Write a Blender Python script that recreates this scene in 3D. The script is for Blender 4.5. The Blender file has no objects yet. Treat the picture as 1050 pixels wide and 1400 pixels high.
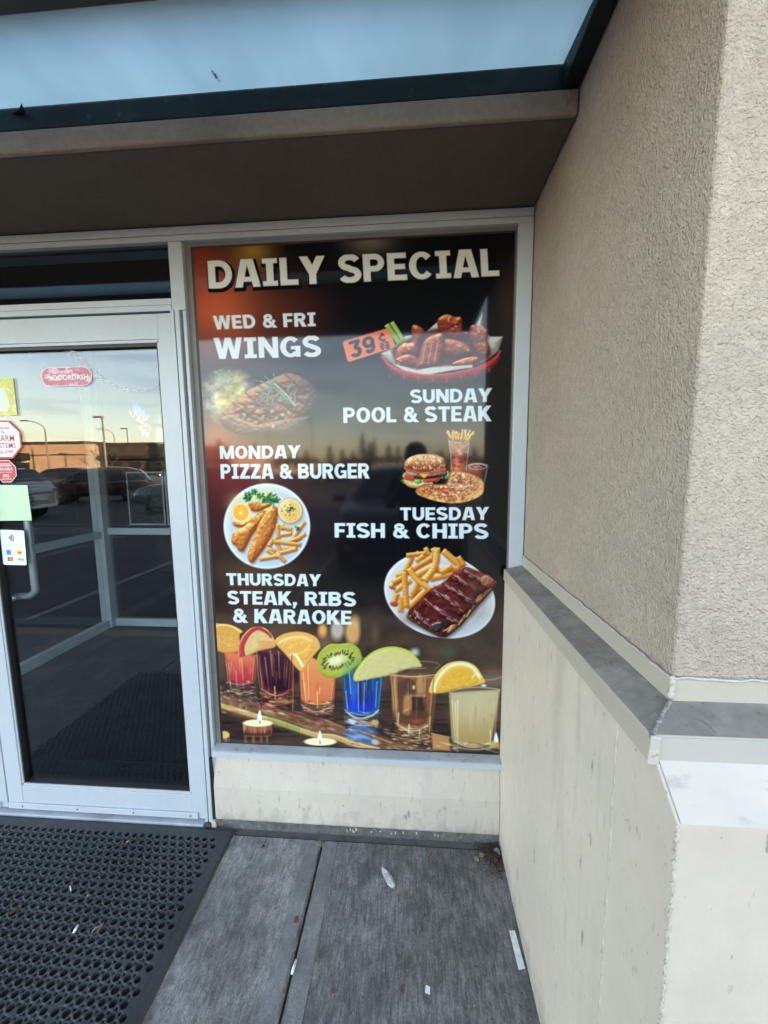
import bpy, math, random
import numpy as np
from mathutils import Matrix, Vector

# =====================================================================  camera, world, sun, exposure
SC = bpy.context.scene
COL = SC.collection
R = math.radians
SUN_EL, SUN_AZ = R(9), R(52)          # low sun behind the shop: the whole storefront lies in its shade
# ---------------------------------------------------------------- printed poster artwork (a flat print, computed texel by texel)
F_PX = 540.0
def cam_rot():
    ya, pi_, ro = [math.radians(a) for a in (4.18782706, -6.74233935, -0.51409007)]
    BT = np.array([[1, 0, 0], [0, 0, -1], [0, 1, 0]], float)
    c, s = math.cos(ya), math.sin(ya); Rz = np.array([[c, -s, 0], [s, c, 0], [0, 0, 1]])
    c, s = math.cos(pi_), math.sin(pi_); Rx = np.array([[1, 0, 0], [0, c, -s], [0, s, c]])
    c, s = math.cos(ro), math.sin(ro); Rr = np.array([[c, -s, 0], [s, c, 0], [0, 0, 1]])
    return Rz @ Rx @ BT @ Rr
RCW = cam_rot()
EYE = np.array([0, 0, 1.5])
def plane_px(X, Yp, Z):
    """picture coordinates of wall points: the artwork below is drawn in the photo's own pixel units"""
    v = np.stack([X, np.full_like(X, Yp), Z - 1.5], -1) @ RCW
    return 525 + F_PX * v[..., 0] / -v[..., 2], 700 - F_PX * v[..., 1] / -v[..., 2]
def at_y(px, py, Yp):
    d = RCW @ np.array([(px - 525) / F_PX, (700 - py) / F_PX, -1.0])
    return EYE + d * (Yp / d[1])


cam = bpy.data.cameras.new('camera')
cam.sensor_fit = 'VERTICAL'; cam.sensor_height = 24; cam.lens = F_PX / 1400 * 24
cam.clip_start = .004; cam.clip_end = 2000
camo = bpy.data.objects.new('camera', cam); COL.objects.link(camo)
camo.matrix_world = Matrix.Translation(EYE.tolist()) @ Matrix(RCW.tolist()).to_4x4()
SC.camera = camo

world = bpy.data.worlds.new('World'); SC.world = world; world.use_nodes = True
wn, wl = world.node_tree.nodes, world.node_tree.links
bg = wn['Background']
sky = wn.new('ShaderNodeTexSky'); sky.sky_type = 'NISHITA'; sky.sun_disc = False
sky.sun_elevation = SUN_EL; sky.sun_rotation = SUN_AZ; sky.air_density = 1.0; sky.dust_density = .7; sky.ozone_density = 1.0
hs = wn.new('ShaderNodeHueSaturation'); hs.inputs['Saturation'].default_value = .80
tint = wn.new('ShaderNodeMix'); tint.data_type = 'RGBA'; tint.blend_type = 'MULTIPLY'; tint.inputs[0].default_value = 1
tint.inputs[7].default_value = (1.0, .925, .905, 1)
# thin streaks of evening cloud low over the horizon
tc = wn.new('ShaderNodeTexCoord'); mp = wn.new('ShaderNodeMapping'); mp.inputs['Scale'].default_value = (2.2, 2.2, 16)
nz = wn.new('ShaderNodeTexNoise'); nz.inputs['Scale'].default_value = 1.6; nz.inputs['Detail'].default_value = 5; nz.inputs['Distortion'].default_value = .5
rp = wn.new('ShaderNodeValToRGB'); rp.color_ramp.elements[0].position = .50; rp.color_ramp.elements[1].position = .74
cl = wn.new('ShaderNodeMix'); cl.data_type = 'RGBA'; cl.blend_type = 'MULTIPLY'
cl.inputs[7].default_value = (.66, .68, .76, 1)
wl.new(tc.outputs['Generated'], mp.inputs[0]); wl.new(mp.outputs[0], nz.inputs[0]); wl.new(nz.outputs[0], rp.inputs[0])
wl.new(sky.outputs[0], hs.inputs['Color']); wl.new(hs.outputs[0], tint.inputs[6])
wl.new(rp.outputs[0], cl.inputs[0]); wl.new(tint.outputs[2], cl.inputs[6])
wl.new(cl.outputs[2], bg.inputs[0])
bg.inputs[1].default_value = .15

sun = bpy.data.lights.new('sun', 'SUN'); sun.energy = 5.0; sun.angle = R(.5); sun.color = (1, .62, .33)
suno = bpy.data.objects.new('sun', sun); COL.objects.link(suno)
suno.rotation_euler = Vector((math.sin(SUN_AZ) * math.cos(SUN_EL), math.cos(SUN_AZ) * math.cos(SUN_EL), math.sin(SUN_EL))).to_track_quat('Z', 'Y').to_euler()

SC.view_settings.view_transform = 'Standard'; SC.view_settings.look = 'None'
SC.view_settings.exposure = 3.5; SC.view_settings.gamma = 1
SC.render.engine = 'CYCLES'
SC.cycles.max_bounces = 10; SC.cycles.transparent_max_bounces = 24; SC.cycles.glossy_bounces = 5
SC.cycles.use_denoising = True
# =====================================================================  helpers
def lin(r, g, b):
    f = lambda v: (v / 255 / 12.92) if v / 255 <= .04045 else ((v / 255 + .055) / 1.055) ** 2.4
    return (f(r), f(g), f(b))
MATS = {}
def M(name, base, rough=.6, var=None, stain=None, bump=None, bump2=None, metal=0.0, spec=.5, streak=None, spots=None, emit=None, splash=None):
    """procedural Principled material. var=(scale, amount, stretch) tone variation; stain=(scale, lo, hi, colour, amount, stretch);
    bump=(scale, strength, distance, stretch); spots = list of stains"""
    if name in MATS: return MATS[name]
    m = bpy.data.materials.new(name); m.use_nodes = True; MATS[name] = m
    N, L = m.node_tree.nodes, m.node_tree.links
    b = N['Principled BSDF']; b.inputs['Roughness'].default_value = rough; b.inputs['Metallic'].default_value = metal
    b.inputs['Specular IOR Level'].default_value = spec
    tcn = N.new('ShaderNodeTexCoord')
    def noise(scale, stretch=(1, 1, 1), detail=4, off=0.0, rough_=.55):
        mpn = N.new('ShaderNodeMapping'); mpn.inputs['Scale'].default_value = [scale * s for s in stretch]; mpn.inputs['Location'].default_value = (off, off * 1.7, off * .6)
        n = N.new('ShaderNodeTexNoise'); n.inputs['Scale'].default_value = 1; n.inputs['Detail'].default_value = detail; n.inputs['Roughness'].default_value = rough_
        L.new(tcn.outputs['Object'], mpn.inputs[0]); L.new(mpn.outputs[0], n.inputs[0]); return n.outputs[0]
    def ramp(src, lo, hi):
        r = N.new('ShaderNodeMapRange'); r.inputs[1].default_value = lo; r.inputs[2].default_value = hi; L.new(src, r.inputs[0]); return r.outputs[0]
    def mixc(fac, a, bb, mode='MIX'):
        x = N.new('ShaderNodeMix'); x.data_type = 'RGBA'; x.blend_type = mode
        for s, v in ((x.inputs[0], fac), (x.inputs[6], a), (x.inputs[7], bb)):
            if hasattr(v, 'type'): L.new(v, s)
            elif isinstance(v, (int, float)): s.default_value = v
            else: s.default_value = (*v, 1) if len(v) == 3 else v
        return x.outputs[2]
    col = None
    rgb = N.new('ShaderNodeRGB'); rgb.outputs[0].default_value = (*base, 1); col = rgb.outputs[0]
    for k, vv in enumerate([var] if var and not isinstance(var, list) else (var or [])):
        sc_, am = vv[0], vv[1]; st = vv[2] if len(vv) > 2 else (1, 1, 1)
        f = ramp(noise(sc_, st, 5, 3.1 + 5 * k), .3, .7)
        lo = tuple(c * (1 - am) for c in base); hi = tuple(min(1, c * (1 + am)) for c in base)
        if k == 0: col = mixc(f, lo, hi)
        else: col = mixc(f, mixc(1.0, col, (1 - am,) * 3, 'MULTIPLY'), mixc(1.0, col, (1 + am,) * 3, 'MULTIPLY'))
    for k, s in enumerate(([stain] if stain else []) + (spots or [])):
        sc_, lo, hi, c2, am = s[:5]; st = s[5] if len(s) > 5 else (1, 1, 1)
        f = ramp(noise(sc_, st, 6, 11.0 + 7 * k, .62), lo, hi)
        mm = N.new('ShaderNodeMath'); mm.operation = 'MULTIPLY'; mm.inputs[1].default_value = am; L.new(f, mm.inputs[0])
        col = mixc(mm.outputs[0], col, c2)
    if splash:      # dried mud splashed up from the pavement: patchy, fading out at the given height
        sp = N.new('ShaderNodeSeparateXYZ'); L.new(tcn.outputs['Object'], sp.inputs[0])
        up = N.new('ShaderNodeMapRange'); up.inputs[1].default_value = 0; up.inputs[2].default_value = splash[0]; up.inputs[3].default_value = .34; up.inputs[4].default_value = -.05; L.new(sp.outputs[2], up.inputs[0])
        ad = N.new('ShaderNodeMath'); ad.operation = 'ADD'; L.new(noise(22, (1, 1, .6), 6, 5.0, .65), ad.inputs[0]); L.new(up.outputs[0], ad.inputs[1])
        mm = N.new('ShaderNodeMath'); mm.operation = 'MULTIPLY'; mm.inputs[1].default_value = splash[2]; L.new(ramp(ad.outputs[0], .60, .86), mm.inputs[0])
        col = mixc(mm.outputs[0], col, splash[1])
    L.new(col, b.inputs['Base Color'])
    last = None
    for bb in (bump, bump2):
        if not bb: continue
        st = bb[3] if len(bb) > 3 else (1, 1, 1)
        bn = N.new('ShaderNodeBump'); bn.inputs['Strength'].default_value = bb[1]; bn.inputs['Distance'].default_value = bb[2]
        L.new(noise(bb[0], st, bb[4] if len(bb) > 4 else 3, 2.0), bn.inputs['Height'])
        if last: L.new(last, bn.inputs['Normal'])
        last = bn.outputs[0]
    if last: L.new(last, b.inputs['Normal'])
    if emit: b.inputs['Emission Color'].default_value = (*emit[0], 1); b.inputs['Emission Strength'].default_value = emit[1]
    return m
def schlick(N, L, r0):
    g = N.new('ShaderNodeNewGeometry'); d = N.new('ShaderNodeVectorMath'); d.operation = 'DOT_PRODUCT'
    L.new(g.outputs['Normal'], d.inputs[0]); L.new(g.outputs['Incoming'], d.inputs[1])
    def mth(op, a, b_=None):
        n = N.new('ShaderNodeMath'); n.operation = op
        for i, v in enumerate((a, b_)):
            if v is None: continue
            if isinstance(v, (int, float)): n.inputs[i].default_value = v
            else: L.new(v, n.inputs[i])
        return n.outputs[0]
    a = mth('ABSOLUTE', d.outputs['Value']); p = mth('POWER', mth('SUBTRACT', 1.0, a), 5.0)
    return mth('ADD', mth('MULTIPLY', p, 1 - r0), r0)
def glass_mat(name, r0, tint_, rough=.0):
    m = bpy.data.materials.new(name); m.use_nodes = True; MATS[name] = m
    N, L = m.node_tree.nodes, m.node_tree.links; N.remove(N['Principled BSDF'])
    t = N.new('ShaderNodeBsdfTransparent'); t.inputs[0].default_value = (*tint_, 1)
    g = N.new('ShaderNodeBsdfGlossy'); g.inputs['Roughness'].default_value = rough; g.inputs[0].default_value = (1, 1, 1, 1)
    x = N.new('ShaderNodeMixShader'); L.new(schlick(N, L, r0), x.inputs[0]); L.new(t.outputs[0], x.inputs[1]); L.new(g.outputs[0], x.inputs[2])
    L.new(x.outputs[0], N['Material Output'].inputs[0]); return m
def print_mat(name, r0, rough=.02):
    """print under a clear film: diffuse colour from the mesh's artwork, mirror film on top"""
    m = bpy.data.materials.new(name); m.use_nodes = True; MATS[name] = m
    N, L = m.node_tree.nodes, m.node_tree.links; N.remove(N['Principled BSDF'])
    a = N.new('ShaderNodeAttribute'); a.attribute_name = 'artwork'
    d = N.new('ShaderNodeBsdfDiffuse'); L.new(a.outputs['Color'], d.inputs[0])
    g = N.new('ShaderNodeBsdfGlossy'); g.inputs['Roughness'].default_value = rough
    x = N.new('ShaderNodeMixShader'); L.new(schlick(N, L, r0), x.inputs[0]); L.new(d.outputs[0], x.inputs[1]); L.new(g.outputs[0], x.inputs[2])
    L.new(x.outputs[0], N['Material Output'].inputs[0]); return m

def origin(p):
    o = Vector((0, 0, 0))
    while p is not None: o += p.location; p = p.parent
    return o
class MB:
    def __init__(s): s.v = []; s.f = []
    def add(s, v, f):
        n = len(s.v); s.v += [tuple(p) for p in v]; s.f += [tuple(i + n for i in q) for q in f]; return s
    def box(s, x0, x1, y0, y1, z0, z1):
        return s.add([(x0, y0, z0), (x1, y0, z0), (x1, y1, z0), (x0, y1, z0), (x0, y0, z1), (x1, y0, z1), (x1, y1, z1), (x0, y1, z1)],
                     [(0, 3, 2, 1), (4, 5, 6, 7), (0, 1, 5, 4), (1, 2, 6, 5), (2, 3, 7, 6), (3, 0, 4, 7)])
    def prism(s, poly, axis, a, b):
        """extrude a 2D outline along an axis. axis x: (y,z), y: (x,z), z: (x,y)"""
        n = len(poly)
        mk = {'x': lambda p, t: (t, p[0], p[1]), 'y': lambda p, t: (p[0], t, p[1]), 'z': lambda p, t: (p[0], p[1], t)}[axis]
        v = [mk(p, a) for p in poly] + [mk(p, b) for p in poly]
        f = [tuple(range(n))[::-1], tuple(range(n, 2 * n))] + [(i, (i + 1) % n, n + (i + 1) % n, n + i) for i in range(n)]
        return s.add(v, f)
    def tube(s, path, r, n=10, cap=True):
        P = [Vector(p) for p in path]; rings = []; rr = r if isinstance(r, (list, tuple)) else [r] * len(P)
        up = Vector((0, 0, 1)); t0 = (P[1] - P[0]).normalized()
        if abs(t0.dot(up)) > .95: up = Vector((1, 0, 0))
        a = t0.cross(up).normalized()
        v = []; f = []
        for i, p in enumerate(P):
            t = (P[min(i + 1, len(P) - 1)] - P[max(i - 1, 0)]).normalized()
            a = (a - t * a.dot(t)).normalized(); b = t.cross(a)
            v += [p + (a * math.cos(6.28318 * k / n) + b * math.sin(6.28318 * k / n)) * rr[i] for k in range(n)]
        for i in range(len(P) - 1):
            for k in range(n): f.append((i * n + k, i * n + (k + 1) % n, (i + 1) * n + (k + 1) % n, (i + 1) * n + k))
        if cap: f += [tuple(range(n))[::-1], tuple(range((len(P) - 1) * n, len(P) * n))]
        return s.add(v, f)
    def lathe(s, prof, c, axis='z', n=24):
        v = []; f = []; m = len(prof)
        for k in range(n):
            a = 6.28318 * k / n
            for r, h in prof:
                q = (r * math.cos(a), r * math.sin(a), h)
                if axis == 'x': q = (q[2], q[0], q[1])
                if axis == 'y': q = (q[0], q[2], q[1])
                v.append((c[0] + q[0], c[1] + q[1], c[2] + q[2]))
        for k in range(n):
            for j in range(m - 1): f.append((k * m + j, ((k + 1) % n) * m + j, ((k + 1) % n) * m + j + 1, k * m + j + 1))
        return s.add(v, f)
    def build(s, name, mat, parent=None, bevel=0, smooth=False, seg=2, mats=None):
        me = bpy.data.meshes.new(name); o0 = origin(parent)
        me.from_pydata([(p[0] - o0.x, p[1] - o0.y, p[2] - o0.z) for p in s.v], [], s.f); me.update()
        ob = bpy.data.objects.new(name, me); COL.objects.link(ob)
        me.materials.append(mat if not isinstance(mat, str) else MATS[mat])
        if parent is not None: ob.parent = parent
        if smooth: me.polygons.foreach_set('use_smooth', [True] * len(me.polygons))
        if bevel:
            md = ob.modifiers.new('bevel', 'BEVEL'); md.width = bevel; md.segments = seg; md.limit_method = 'ANGLE'; md.angle_limit = R(40)
        return ob
def tag(o, label=None, cat=None, group=None, kind=None):
    for k, v in (('label', label), ('category', cat), ('group', group), ('kind', kind)):
        if v: o[k] = v
    return o
def thing(name, label, cat, loc=(0, 0, 0), rz=0.0, group=None):
    o = bpy.data.objects.new(name, None); COL.objects.link(o); o.location = loc; o.rotation_euler = (0, 0, rz); o.empty_display_size = .1
    return tag(o, label, cat, group)
def copy_tree(o, parent=None):
    c = o.copy(); COL.objects.link(c); c.parent = parent
    for ch in list(o.children): copy_tree(ch, c)
    return c
def text_mesh(body, size, align='LEFT', bold=.02, depth=0.0):
    """flat lettering from Blender's built-in face, as vertices and faces in its own plane"""
    cu = bpy.data.curves.new('lettering', 'FONT'); cu.body = body; cu.size = size; cu.align_x = align; cu.offset = bold * size; cu.resolution_u = 3; cu.fill_mode = 'FRONT'
    ob = bpy.data.objects.new('lettering', cu); COL.objects.link(ob)
    dg = bpy.context.evaluated_depsgraph_get(); me = bpy.data.meshes.new_from_object(ob.evaluated_get(dg))
    v = [tuple(p.co) for p in me.vertices]; f = [tuple(p.vertices) for p in me.polygons]
    bpy.data.objects.remove(ob); bpy.data.curves.remove(cu); bpy.data.meshes.remove(me)
    return v, f
_rs = np.random.RandomState(7)
_lat = _rs.rand(256, 256)
def vnoise(x, y):
    xi = np.floor(x).astype(int); yi = np.floor(y).astype(int)
    u = x - xi; v = y - yi; u = u * u * (3 - 2 * u); v = v * v * (3 - 2 * v)
    a = _lat[yi & 255, xi & 255]; b = _lat[yi & 255, (xi + 1) & 255]
    c = _lat[(yi + 1) & 255, xi & 255]; d = _lat[(yi + 1) & 255, (xi + 1) & 255]
    return (a * (1 - u) + b * u) * (1 - v) + (c * (1 - u) + d * u) * v
def fbm(x, y, o=3):
    r = 0; a = .5; t = 0
    for k in range(o):
        r = r + a * vnoise(x * 2 ** k + 17.3 * k, y * 2 ** k + 5.1 * k); t += a; a *= .55
    return r / t
def smooth_closed(P, n=6):
    P = np.array(P, float); m = len(P); out = []
    for i in range(m):
        p0, p1, p2, p3 = P[i - 1], P[i], P[(i + 1) % m], P[(i + 2) % m]
        for k in range(n):
            t = k / n
            out.append(.5 * (2 * p1 + (p2 - p0) * t + (2 * p0 - 5 * p1 + 4 * p2 - p3) * t * t + (3 * p1 - p0 - 3 * p2 + p3) * t ** 3))
    return np.array(out)
def smooth_open(P, n=6):
    P = np.array(P, float); m = len(P); out = []
    for i in range(m - 1):
        p0, p1, p2, p3 = P[max(i - 1, 0)], P[i], P[i + 1], P[min(i + 2, m - 1)]
        for k in range(n):
            t = k / n
            out.append(.5 * (2 * p1 + (p2 - p0) * t + (2 * p0 - 5 * p1 + 4 * p2 - p3) * t * t + (3 * p1 - p0 - 3 * p2 + p3) * t ** 3))
    out.append(P[-1]); return np.array(out)
def sd_poly(P, X, Y):
    d = np.full(X.shape, 1e9); s = np.ones(X.shape); n = len(P)
    for i in range(n):
        ax, ay = P[i]; bx, by = P[i - 1]
        ex, ey = bx - ax, by - ay; wx, wy = X - ax, Y - ay
        t = np.clip((wx * ex + wy * ey) / (ex * ex + ey * ey + 1e-12), 0, 1)
        dx, dy = wx - ex * t, wy - ey * t
        d = np.minimum(d, dx * dx + dy * dy)
        c1 = Y >= ay; c2 = Y < by; c3 = ex * wy > ey * wx
        s = np.where((c1 & c2 & c3) | (~c1 & ~c2 & ~c3), -s, s)
    return np.sqrt(d) * s
def ribbon(P, w0, w1=None, n=None):
    """outline of a stroke along an open path, flat ends"""
    P = np.array(P, float); m = len(P)
    w1 = w0 if w1 is None else w1
    L = []; R = []
    for i in range(m):
        a = P[max(i - 1, 0)]; b = P[min(i + 1, m - 1)]
        t = (b - a) / (np.linalg.norm(b - a) + 1e-9); nrm = np.array([-t[1], t[0]])
        k = 1.0
        if 0 < i < m - 1:
            t1 = P[i] - P[i - 1]; t1 /= np.linalg.norm(t1) + 1e-9
            k = 1 / max(.5, abs(t1 @ t))
        w = (w0 + (w1 - w0) * i / (m - 1)) / 2 * k
        L.append(P[i] + nrm * w); R.append(P[i] - nrm * w)
    return np.array(L + R[::-1])
def C(r, g=None, b=None):
    if g is None: r, g, b = r
    return np.array([r, g, b], float) / 255.0

class Canvas:
    def __init__(s, px, py):
        s.px, s.py = px, py
        s.col = np.zeros(px.shape + (3,))
        s.c0, s.c1 = px.min(0), px.max(0); s.r0, s.r1 = py.min(1), py.max(1)
        s.step = abs(px[0, 1] - px[0, 0])
    def win(s, x0, y0, x1, y1):
        i = np.nonzero((s.r1 >= y0) & (s.r0 <= y1))[0]; j = np.nonzero((s.c1 >= x0) & (s.c0 <= x1))[0]
        if len(i) == 0 or len(j) == 0: return None
        return (slice(i[0], i[-1] + 1), slice(j[0], j[-1] + 1))
    def mix(s, w, m, c):
        m = m[..., None]; s.col[w] = s.col[w] * (1 - m) + np.asarray(c) * m
    def add(s, w, m, c):
        s.col[w] = np.clip(s.col[w] + m[..., None] * np.asarray(c), 0, 1)
    def glow(s, x, y, rx, ry, c, a=1.0, add=False):
        w = s.win(x - rx * 2.6, y - ry * 2.6, x + rx * 2.6, y + ry * 2.6)
        if w is None: return
        m = a * np.exp(-((s.px[w] - x) / rx) ** 2 - ((s.py[w] - y) / ry) ** 2)
        (s.add if add else s.mix)(w, m, C(c))
    def disc(s, x, y, rx, ry, c, a=1.0, soft=1.0, rot=0.0):
        r = max(rx, ry) + 2
        w = s.win(x - r, y - r, x + r, y + r)
        if w is None: return
        X = s.px[w] - x; Y = s.py[w] - y; k, q = math.cos(rot), math.sin(rot)
        X, Y = X * k + Y * q, -X * q + Y * k
        d = (np.hypot(X / rx, Y / ry) - 1) * min(rx, ry)
        s.mix(w, a * np.clip(.5 - d / soft, 0, 1), C(c))
    def poly(s, P, c, a=1.0, soft=1.0, smooth=False):
        P = smooth_closed(P) if smooth else np.array(P, float)
        w = s.win(P[:, 0].min() - 2, P[:, 1].min() - 2, P[:, 0].max() + 2, P[:, 1].max() + 2)
        if w is None: return
        d = sd_poly(P, s.px[w], s.py[w])
        s.mix(w, a * np.clip(.5 - d / soft, 0, 1), C(c))
    def line(s, P, wd, c, a=1.0, soft=1.0, w1=None, smooth=True):
        P = smooth_open(P) if smooth and len(P) > 2 else np.array(P, float)
        s.poly(ribbon(P, wd, w1), c, a, soft)
    def solid(s, P, dark, light, R=6.0, nz=0.0, nsc=.3, spec=0.0, sp=20, a=1.0, soft=1.0, smooth=True, lit=(-.45, -.7, .55), hi=None, seed=0.0, tint=None, fade=None):
        """a rounded, shaded lump of food with an irregular surface"""
        P = smooth_closed(P) if smooth else np.array(P, float)
        w = s.win(P[:, 0].min() - 2, P[:, 1].min() - 2, P[:, 0].max() + 2, P[:, 1].max() + 2)
        if w is None: return
        X, Y = s.px[w], s.py[w]
        d = sd_poly(P, X, Y)
        t = np.clip(-d / R, 0, 1); h = R * np.sqrt(1 - (1 - t) ** 2) * (.42 if smooth and R <= 4.01 else .9)
        if nz: h = h + .5 * nz * (fbm(X * nsc + seed, Y * nsc + seed * 1.7, 3) - .5) * 2
        gy, gx = np.gradient(h); gx = gx / s.step; gy = -gy / s.step * -1
        # rows run downwards with py
        sy = np.sign(s.py[1, 0] - s.py[0, 0]); gy = gy * sy
        n = np.sqrt(gx * gx + gy * gy + 1)
        l = np.array(lit) / np.linalg.norm(lit)
        lam = np.clip((-gx * l[0] - gy * l[1] + l[2]) / n, 0, 1)
        k = np.clip(lam * 1.15, 0, 1)[..., None]
        col = C(dark) * (1 - k) + C(light) * k
        if hi is not None:
            q = np.clip((lam - .75) / .25, 0, 1)[..., None] ** 1.5
            col = col * (1 - q) + C(hi) * q
        if tint is not None:
            q = np.clip((fbm(X * tint[1] + 40 + seed, Y * tint[1] + seed, 2) - tint[2]) * 5, 0, 1)[..., None]
            col = col * (1 - q) + C(tint[0]) * k * q + C(dark) * (1 - k) * q
        if spec: col = col + spec * (lam ** sp)[..., None]
        m = a * np.clip(.5 - d / soft, 0, 1)
        if fade is not None: m = m * fade(X, Y)
        s.mix(w, m, np.clip(col, 0, 1))
    def stick(s, p, q, wd, dark, light, ridges=0, w1=None, bend=0.0, seed=0, hi=None):
        p = np.array(p, float); q = np.array(q, float); t = q - p; L = np.linalg.norm(t); nrm = np.array([-t[1], t[0]]) / L
        mid = (p + q) / 2 + nrm * bend
        c = smooth_open([p, mid, q], 5) if bend else np.array([p, mid, q])
        s.poly(ribbon(c + np.array([.6, 1.1]), wd * 1.12, w1), (70, 35, 15), .45, 2.0)
        s.solid(ribbon(c, wd, w1), dark, light, R=wd * .55, smooth=False, nz=.25, nsc=.5, seed=seed, hi=hi)
        if ridges:
            for k in range(ridges):
                f = (k + .5) / ridges; a = p + t * f + nrm * bend * (1 - (2 * f - 1) ** 2)
                s.line([a - nrm * wd * .42, a + nrm * wd * .42], .8, dark, .5, 1.0, smooth=False)
    def speck(s, x0, y0, x1, y1, n, r, cols, seed, inside=None, a=1.0, asp=1.0):
        g = np.random.RandomState(seed)
        for k in range(n):
            x = g.uniform(x0, x1); y = g.uniform(y0, y1)
            if inside is not None and sd_poly(inside, np.array([x]), np.array([y]))[0] > -r: continue
            q = r * g.uniform(.6, 1.3)
            s.disc(x, y, q * asp, q, cols[g.randint(len(cols))], a, 1.0, g.uniform(0, 3.1))

# ---- bold grotesque capitals, drawn as strokes on a unit cap height
T_ = .235; H_ = .195
def arc(cx, cy, rx, ry, a0, a1, n=18):
    return [(cx + rx * math.cos(math.radians(a0 + (a1 - a0) * k / n)), cy + ry * math.sin(math.radians(a0 + (a1 - a0) * k / n))) for k in range(n + 1)]
def bx(x0, y0, x1, y1): return np.array([(x0, y0), (x1, y0), (x1, y1), (x0, y1)], float)
def bowl(x0, y0, y1, r, w):      # right-hand bowl from a stem
    ry = (y1 - y0) / 2 - H_ / 2; cy = (y0 + y1) / 2
    q = [(x0, y1 - H_ / 2), (r - ry, y1 - H_ / 2)] + arc(r - ry, cy, ry, ry, 90, -90) [1:] + [(x0, y0 + H_ / 2)]
    return ribbon(np.array(q), w)
def ring(cx, cy, rx, ry, w, a0=0, a1=360, n=40):
    P = np.array(arc(cx, cy, rx, ry, a0, a1, n)); L = []; R = []
    for k, (x, y) in enumerate(P):
        a = math.radians(a0 + (a1 - a0) * k / n); nx, ny = math.cos(a), math.sin(a)
        ww = math.hypot(w * nx, H_ * .95 * ny) if w > .2 else w
        L.append((x + nx * ww / 2, y + ny * ww / 2)); R.append((x - nx * ww / 2, y - ny * ww / 2))
    return np.array(L + R[::-1])
def S_path(cx, w, y0=0.0, y1=1.0):
    h = y1 - y0
    a = arc(cx, y0 + h * .725, w / 2 - T_ / 2 + .01, h * .275 - H_ / 2 + .02, 22, 270, 20)
    b = arc(cx, y0 + h * .275, w / 2 - T_ / 2 + .02, h * .275 - H_ / 2 + .02, 90, -158, 20)
    return a[:-1] + [((a[-1][0] + b[0][0]) / 2, (a[-1][1] + b[0][1]) / 2)] + b[1:]
def glyphs():
    g = {}
    st = lambda x: bx(x, 0, x + T_, 1)
    D = lambda a, b, w=T_ * 1.04: ribbon(np.array([a, b]), w)
    g['A'] = (.84, [D((.10, -.1), (.36, 1.1), .24), D((.74, -.1), (.48, 1.1), .24), bx(.2, .19, .64, .36)])
    g['B'] = (.76, [st(0), bowl(.1, .0, .57, .76 - T_ / 2, .2), bowl(.1, .45, 1, .72 - T_ / 2, .2)])
    g['C'] = (.8, [ring(.42, .5, .42 - T_ / 2, .5 - H_ / 2 + .01, T_, 40, 320)])
    g['D'] = (.8, [st(0), ribbon(np.array([(.1, 1 - H_ / 2), (.36, 1 - H_ / 2)] + arc(.36, .5, .80 - .36 - T_ / 2, .5 - H_ / 2, 90, -90)[1:] + [(.1, H_ / 2)]), .215)])
    g['E'] = (.64, [st(0), bx(.1, 0, .64, H_), bx(.1, .405, .59, .59), bx(.1, 1 - H_, .63, 1)])
    g['F'] = (.61, [st(0), bx(.1, .37, .56, .56), bx(.1, 1 - H_, .61, 1)])
    g['G'] = (.83, [ring(.42, .5, .42 - T_ / 2, .5 - H_ / 2 + .01, T_, 42, 318), bx(.44, .38, .82, .54), bx(.62, .02, .82, .5)])
    g['H'] = (.78, [st(0), st(.78 - T_), bx(.1, .4, .7, .6)])
    g['I'] = (.5, [bx(.13, 0, .13 + T_, 1), bx(0, 0, .5, .175), bx(0, .825, .5, 1)])
    g['K'] = (.8, [st(0), D((.15, .32), (.72, 1.12), .25), D((.30, .62), (.72, -.1), .26)])
    g['L'] = (.6, [st(0), bx(.1, 0, .6, H_)])
    g['M'] = (.96, [bx(0, 0, .21, 1), bx(.75, 0, .96, 1), D((.12, 1.06), (.48, .0), .22), D((.84, 1.06), (.48, .0), .22)])
    g['N'] = (.8, [bx(0, 0, .22, 1), bx(.58, 0, .8, 1), D((.08, 1.06), (.72, -.06), .23)])
    g['O'] = (.84, [ring(.42, .5, .42 - T_ / 2, .5 - H_ / 2 + .01, T_)])
    g['P'] = (.72, [st(0), bowl(.1, .36, 1, .72 - T_ / 2, .2)])
    g['R'] = (.76, [st(0), bowl(.1, .40, 1, .74 - T_ / 2, .2), D((.38, .52), (.68, -.1), .25)])
    g['S'] = (.74, [ribbon(np.array(S_path(.37, .74)), .215)])
    g['T'] = (.72, [bx(0, 1 - H_, .72, 1), bx(.36 - T_ / 2, 0, .36 + T_ / 2, 1)])
    g['U'] = (.78, [ribbon(np.array([(T_ / 2, 1), (T_ / 2, .42)] + arc(.39, .40, .39 - T_ / 2, .40 - H_ / 2 + .01, 180, 360)[1:] + [(.78 - T_ / 2, 1)]), .225)])
    g['W'] = (1.14, [D((.09, 1.1), (.31, -.1), .22), D((.31, -.1), (.57, 1.08), .2), D((.57, 1.08), (.83, -.1), .2), D((1.05, 1.1), (.83, -.1), .22)])
    g['Y'] = (.8, [D((.06, 1.12), (.42, .36), .25), D((.74, 1.12), (.38, .36), .25), bx(.4 - T_ / 2, 0, .4 + T_ / 2, .46)])
    g['Z'] = (.7, [bx(.02, 1 - H_, .69, 1), bx(0, 0, .7, H_), D((.10, .06), (.6, .94), .25)])
    g['&'] = (.84, [ring(.35, .75, .19, .16, .18), ribbon(np.array([(.22, .68), (.44, .42), (.84, -.06)]), .21), ribbon(np.array([(.30, .62), (.16, .48)] + arc(.34, .27, .24, .19, 150, 300)[0:] + [(.58, .20), (.74, .56)]), .19)])
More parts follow.
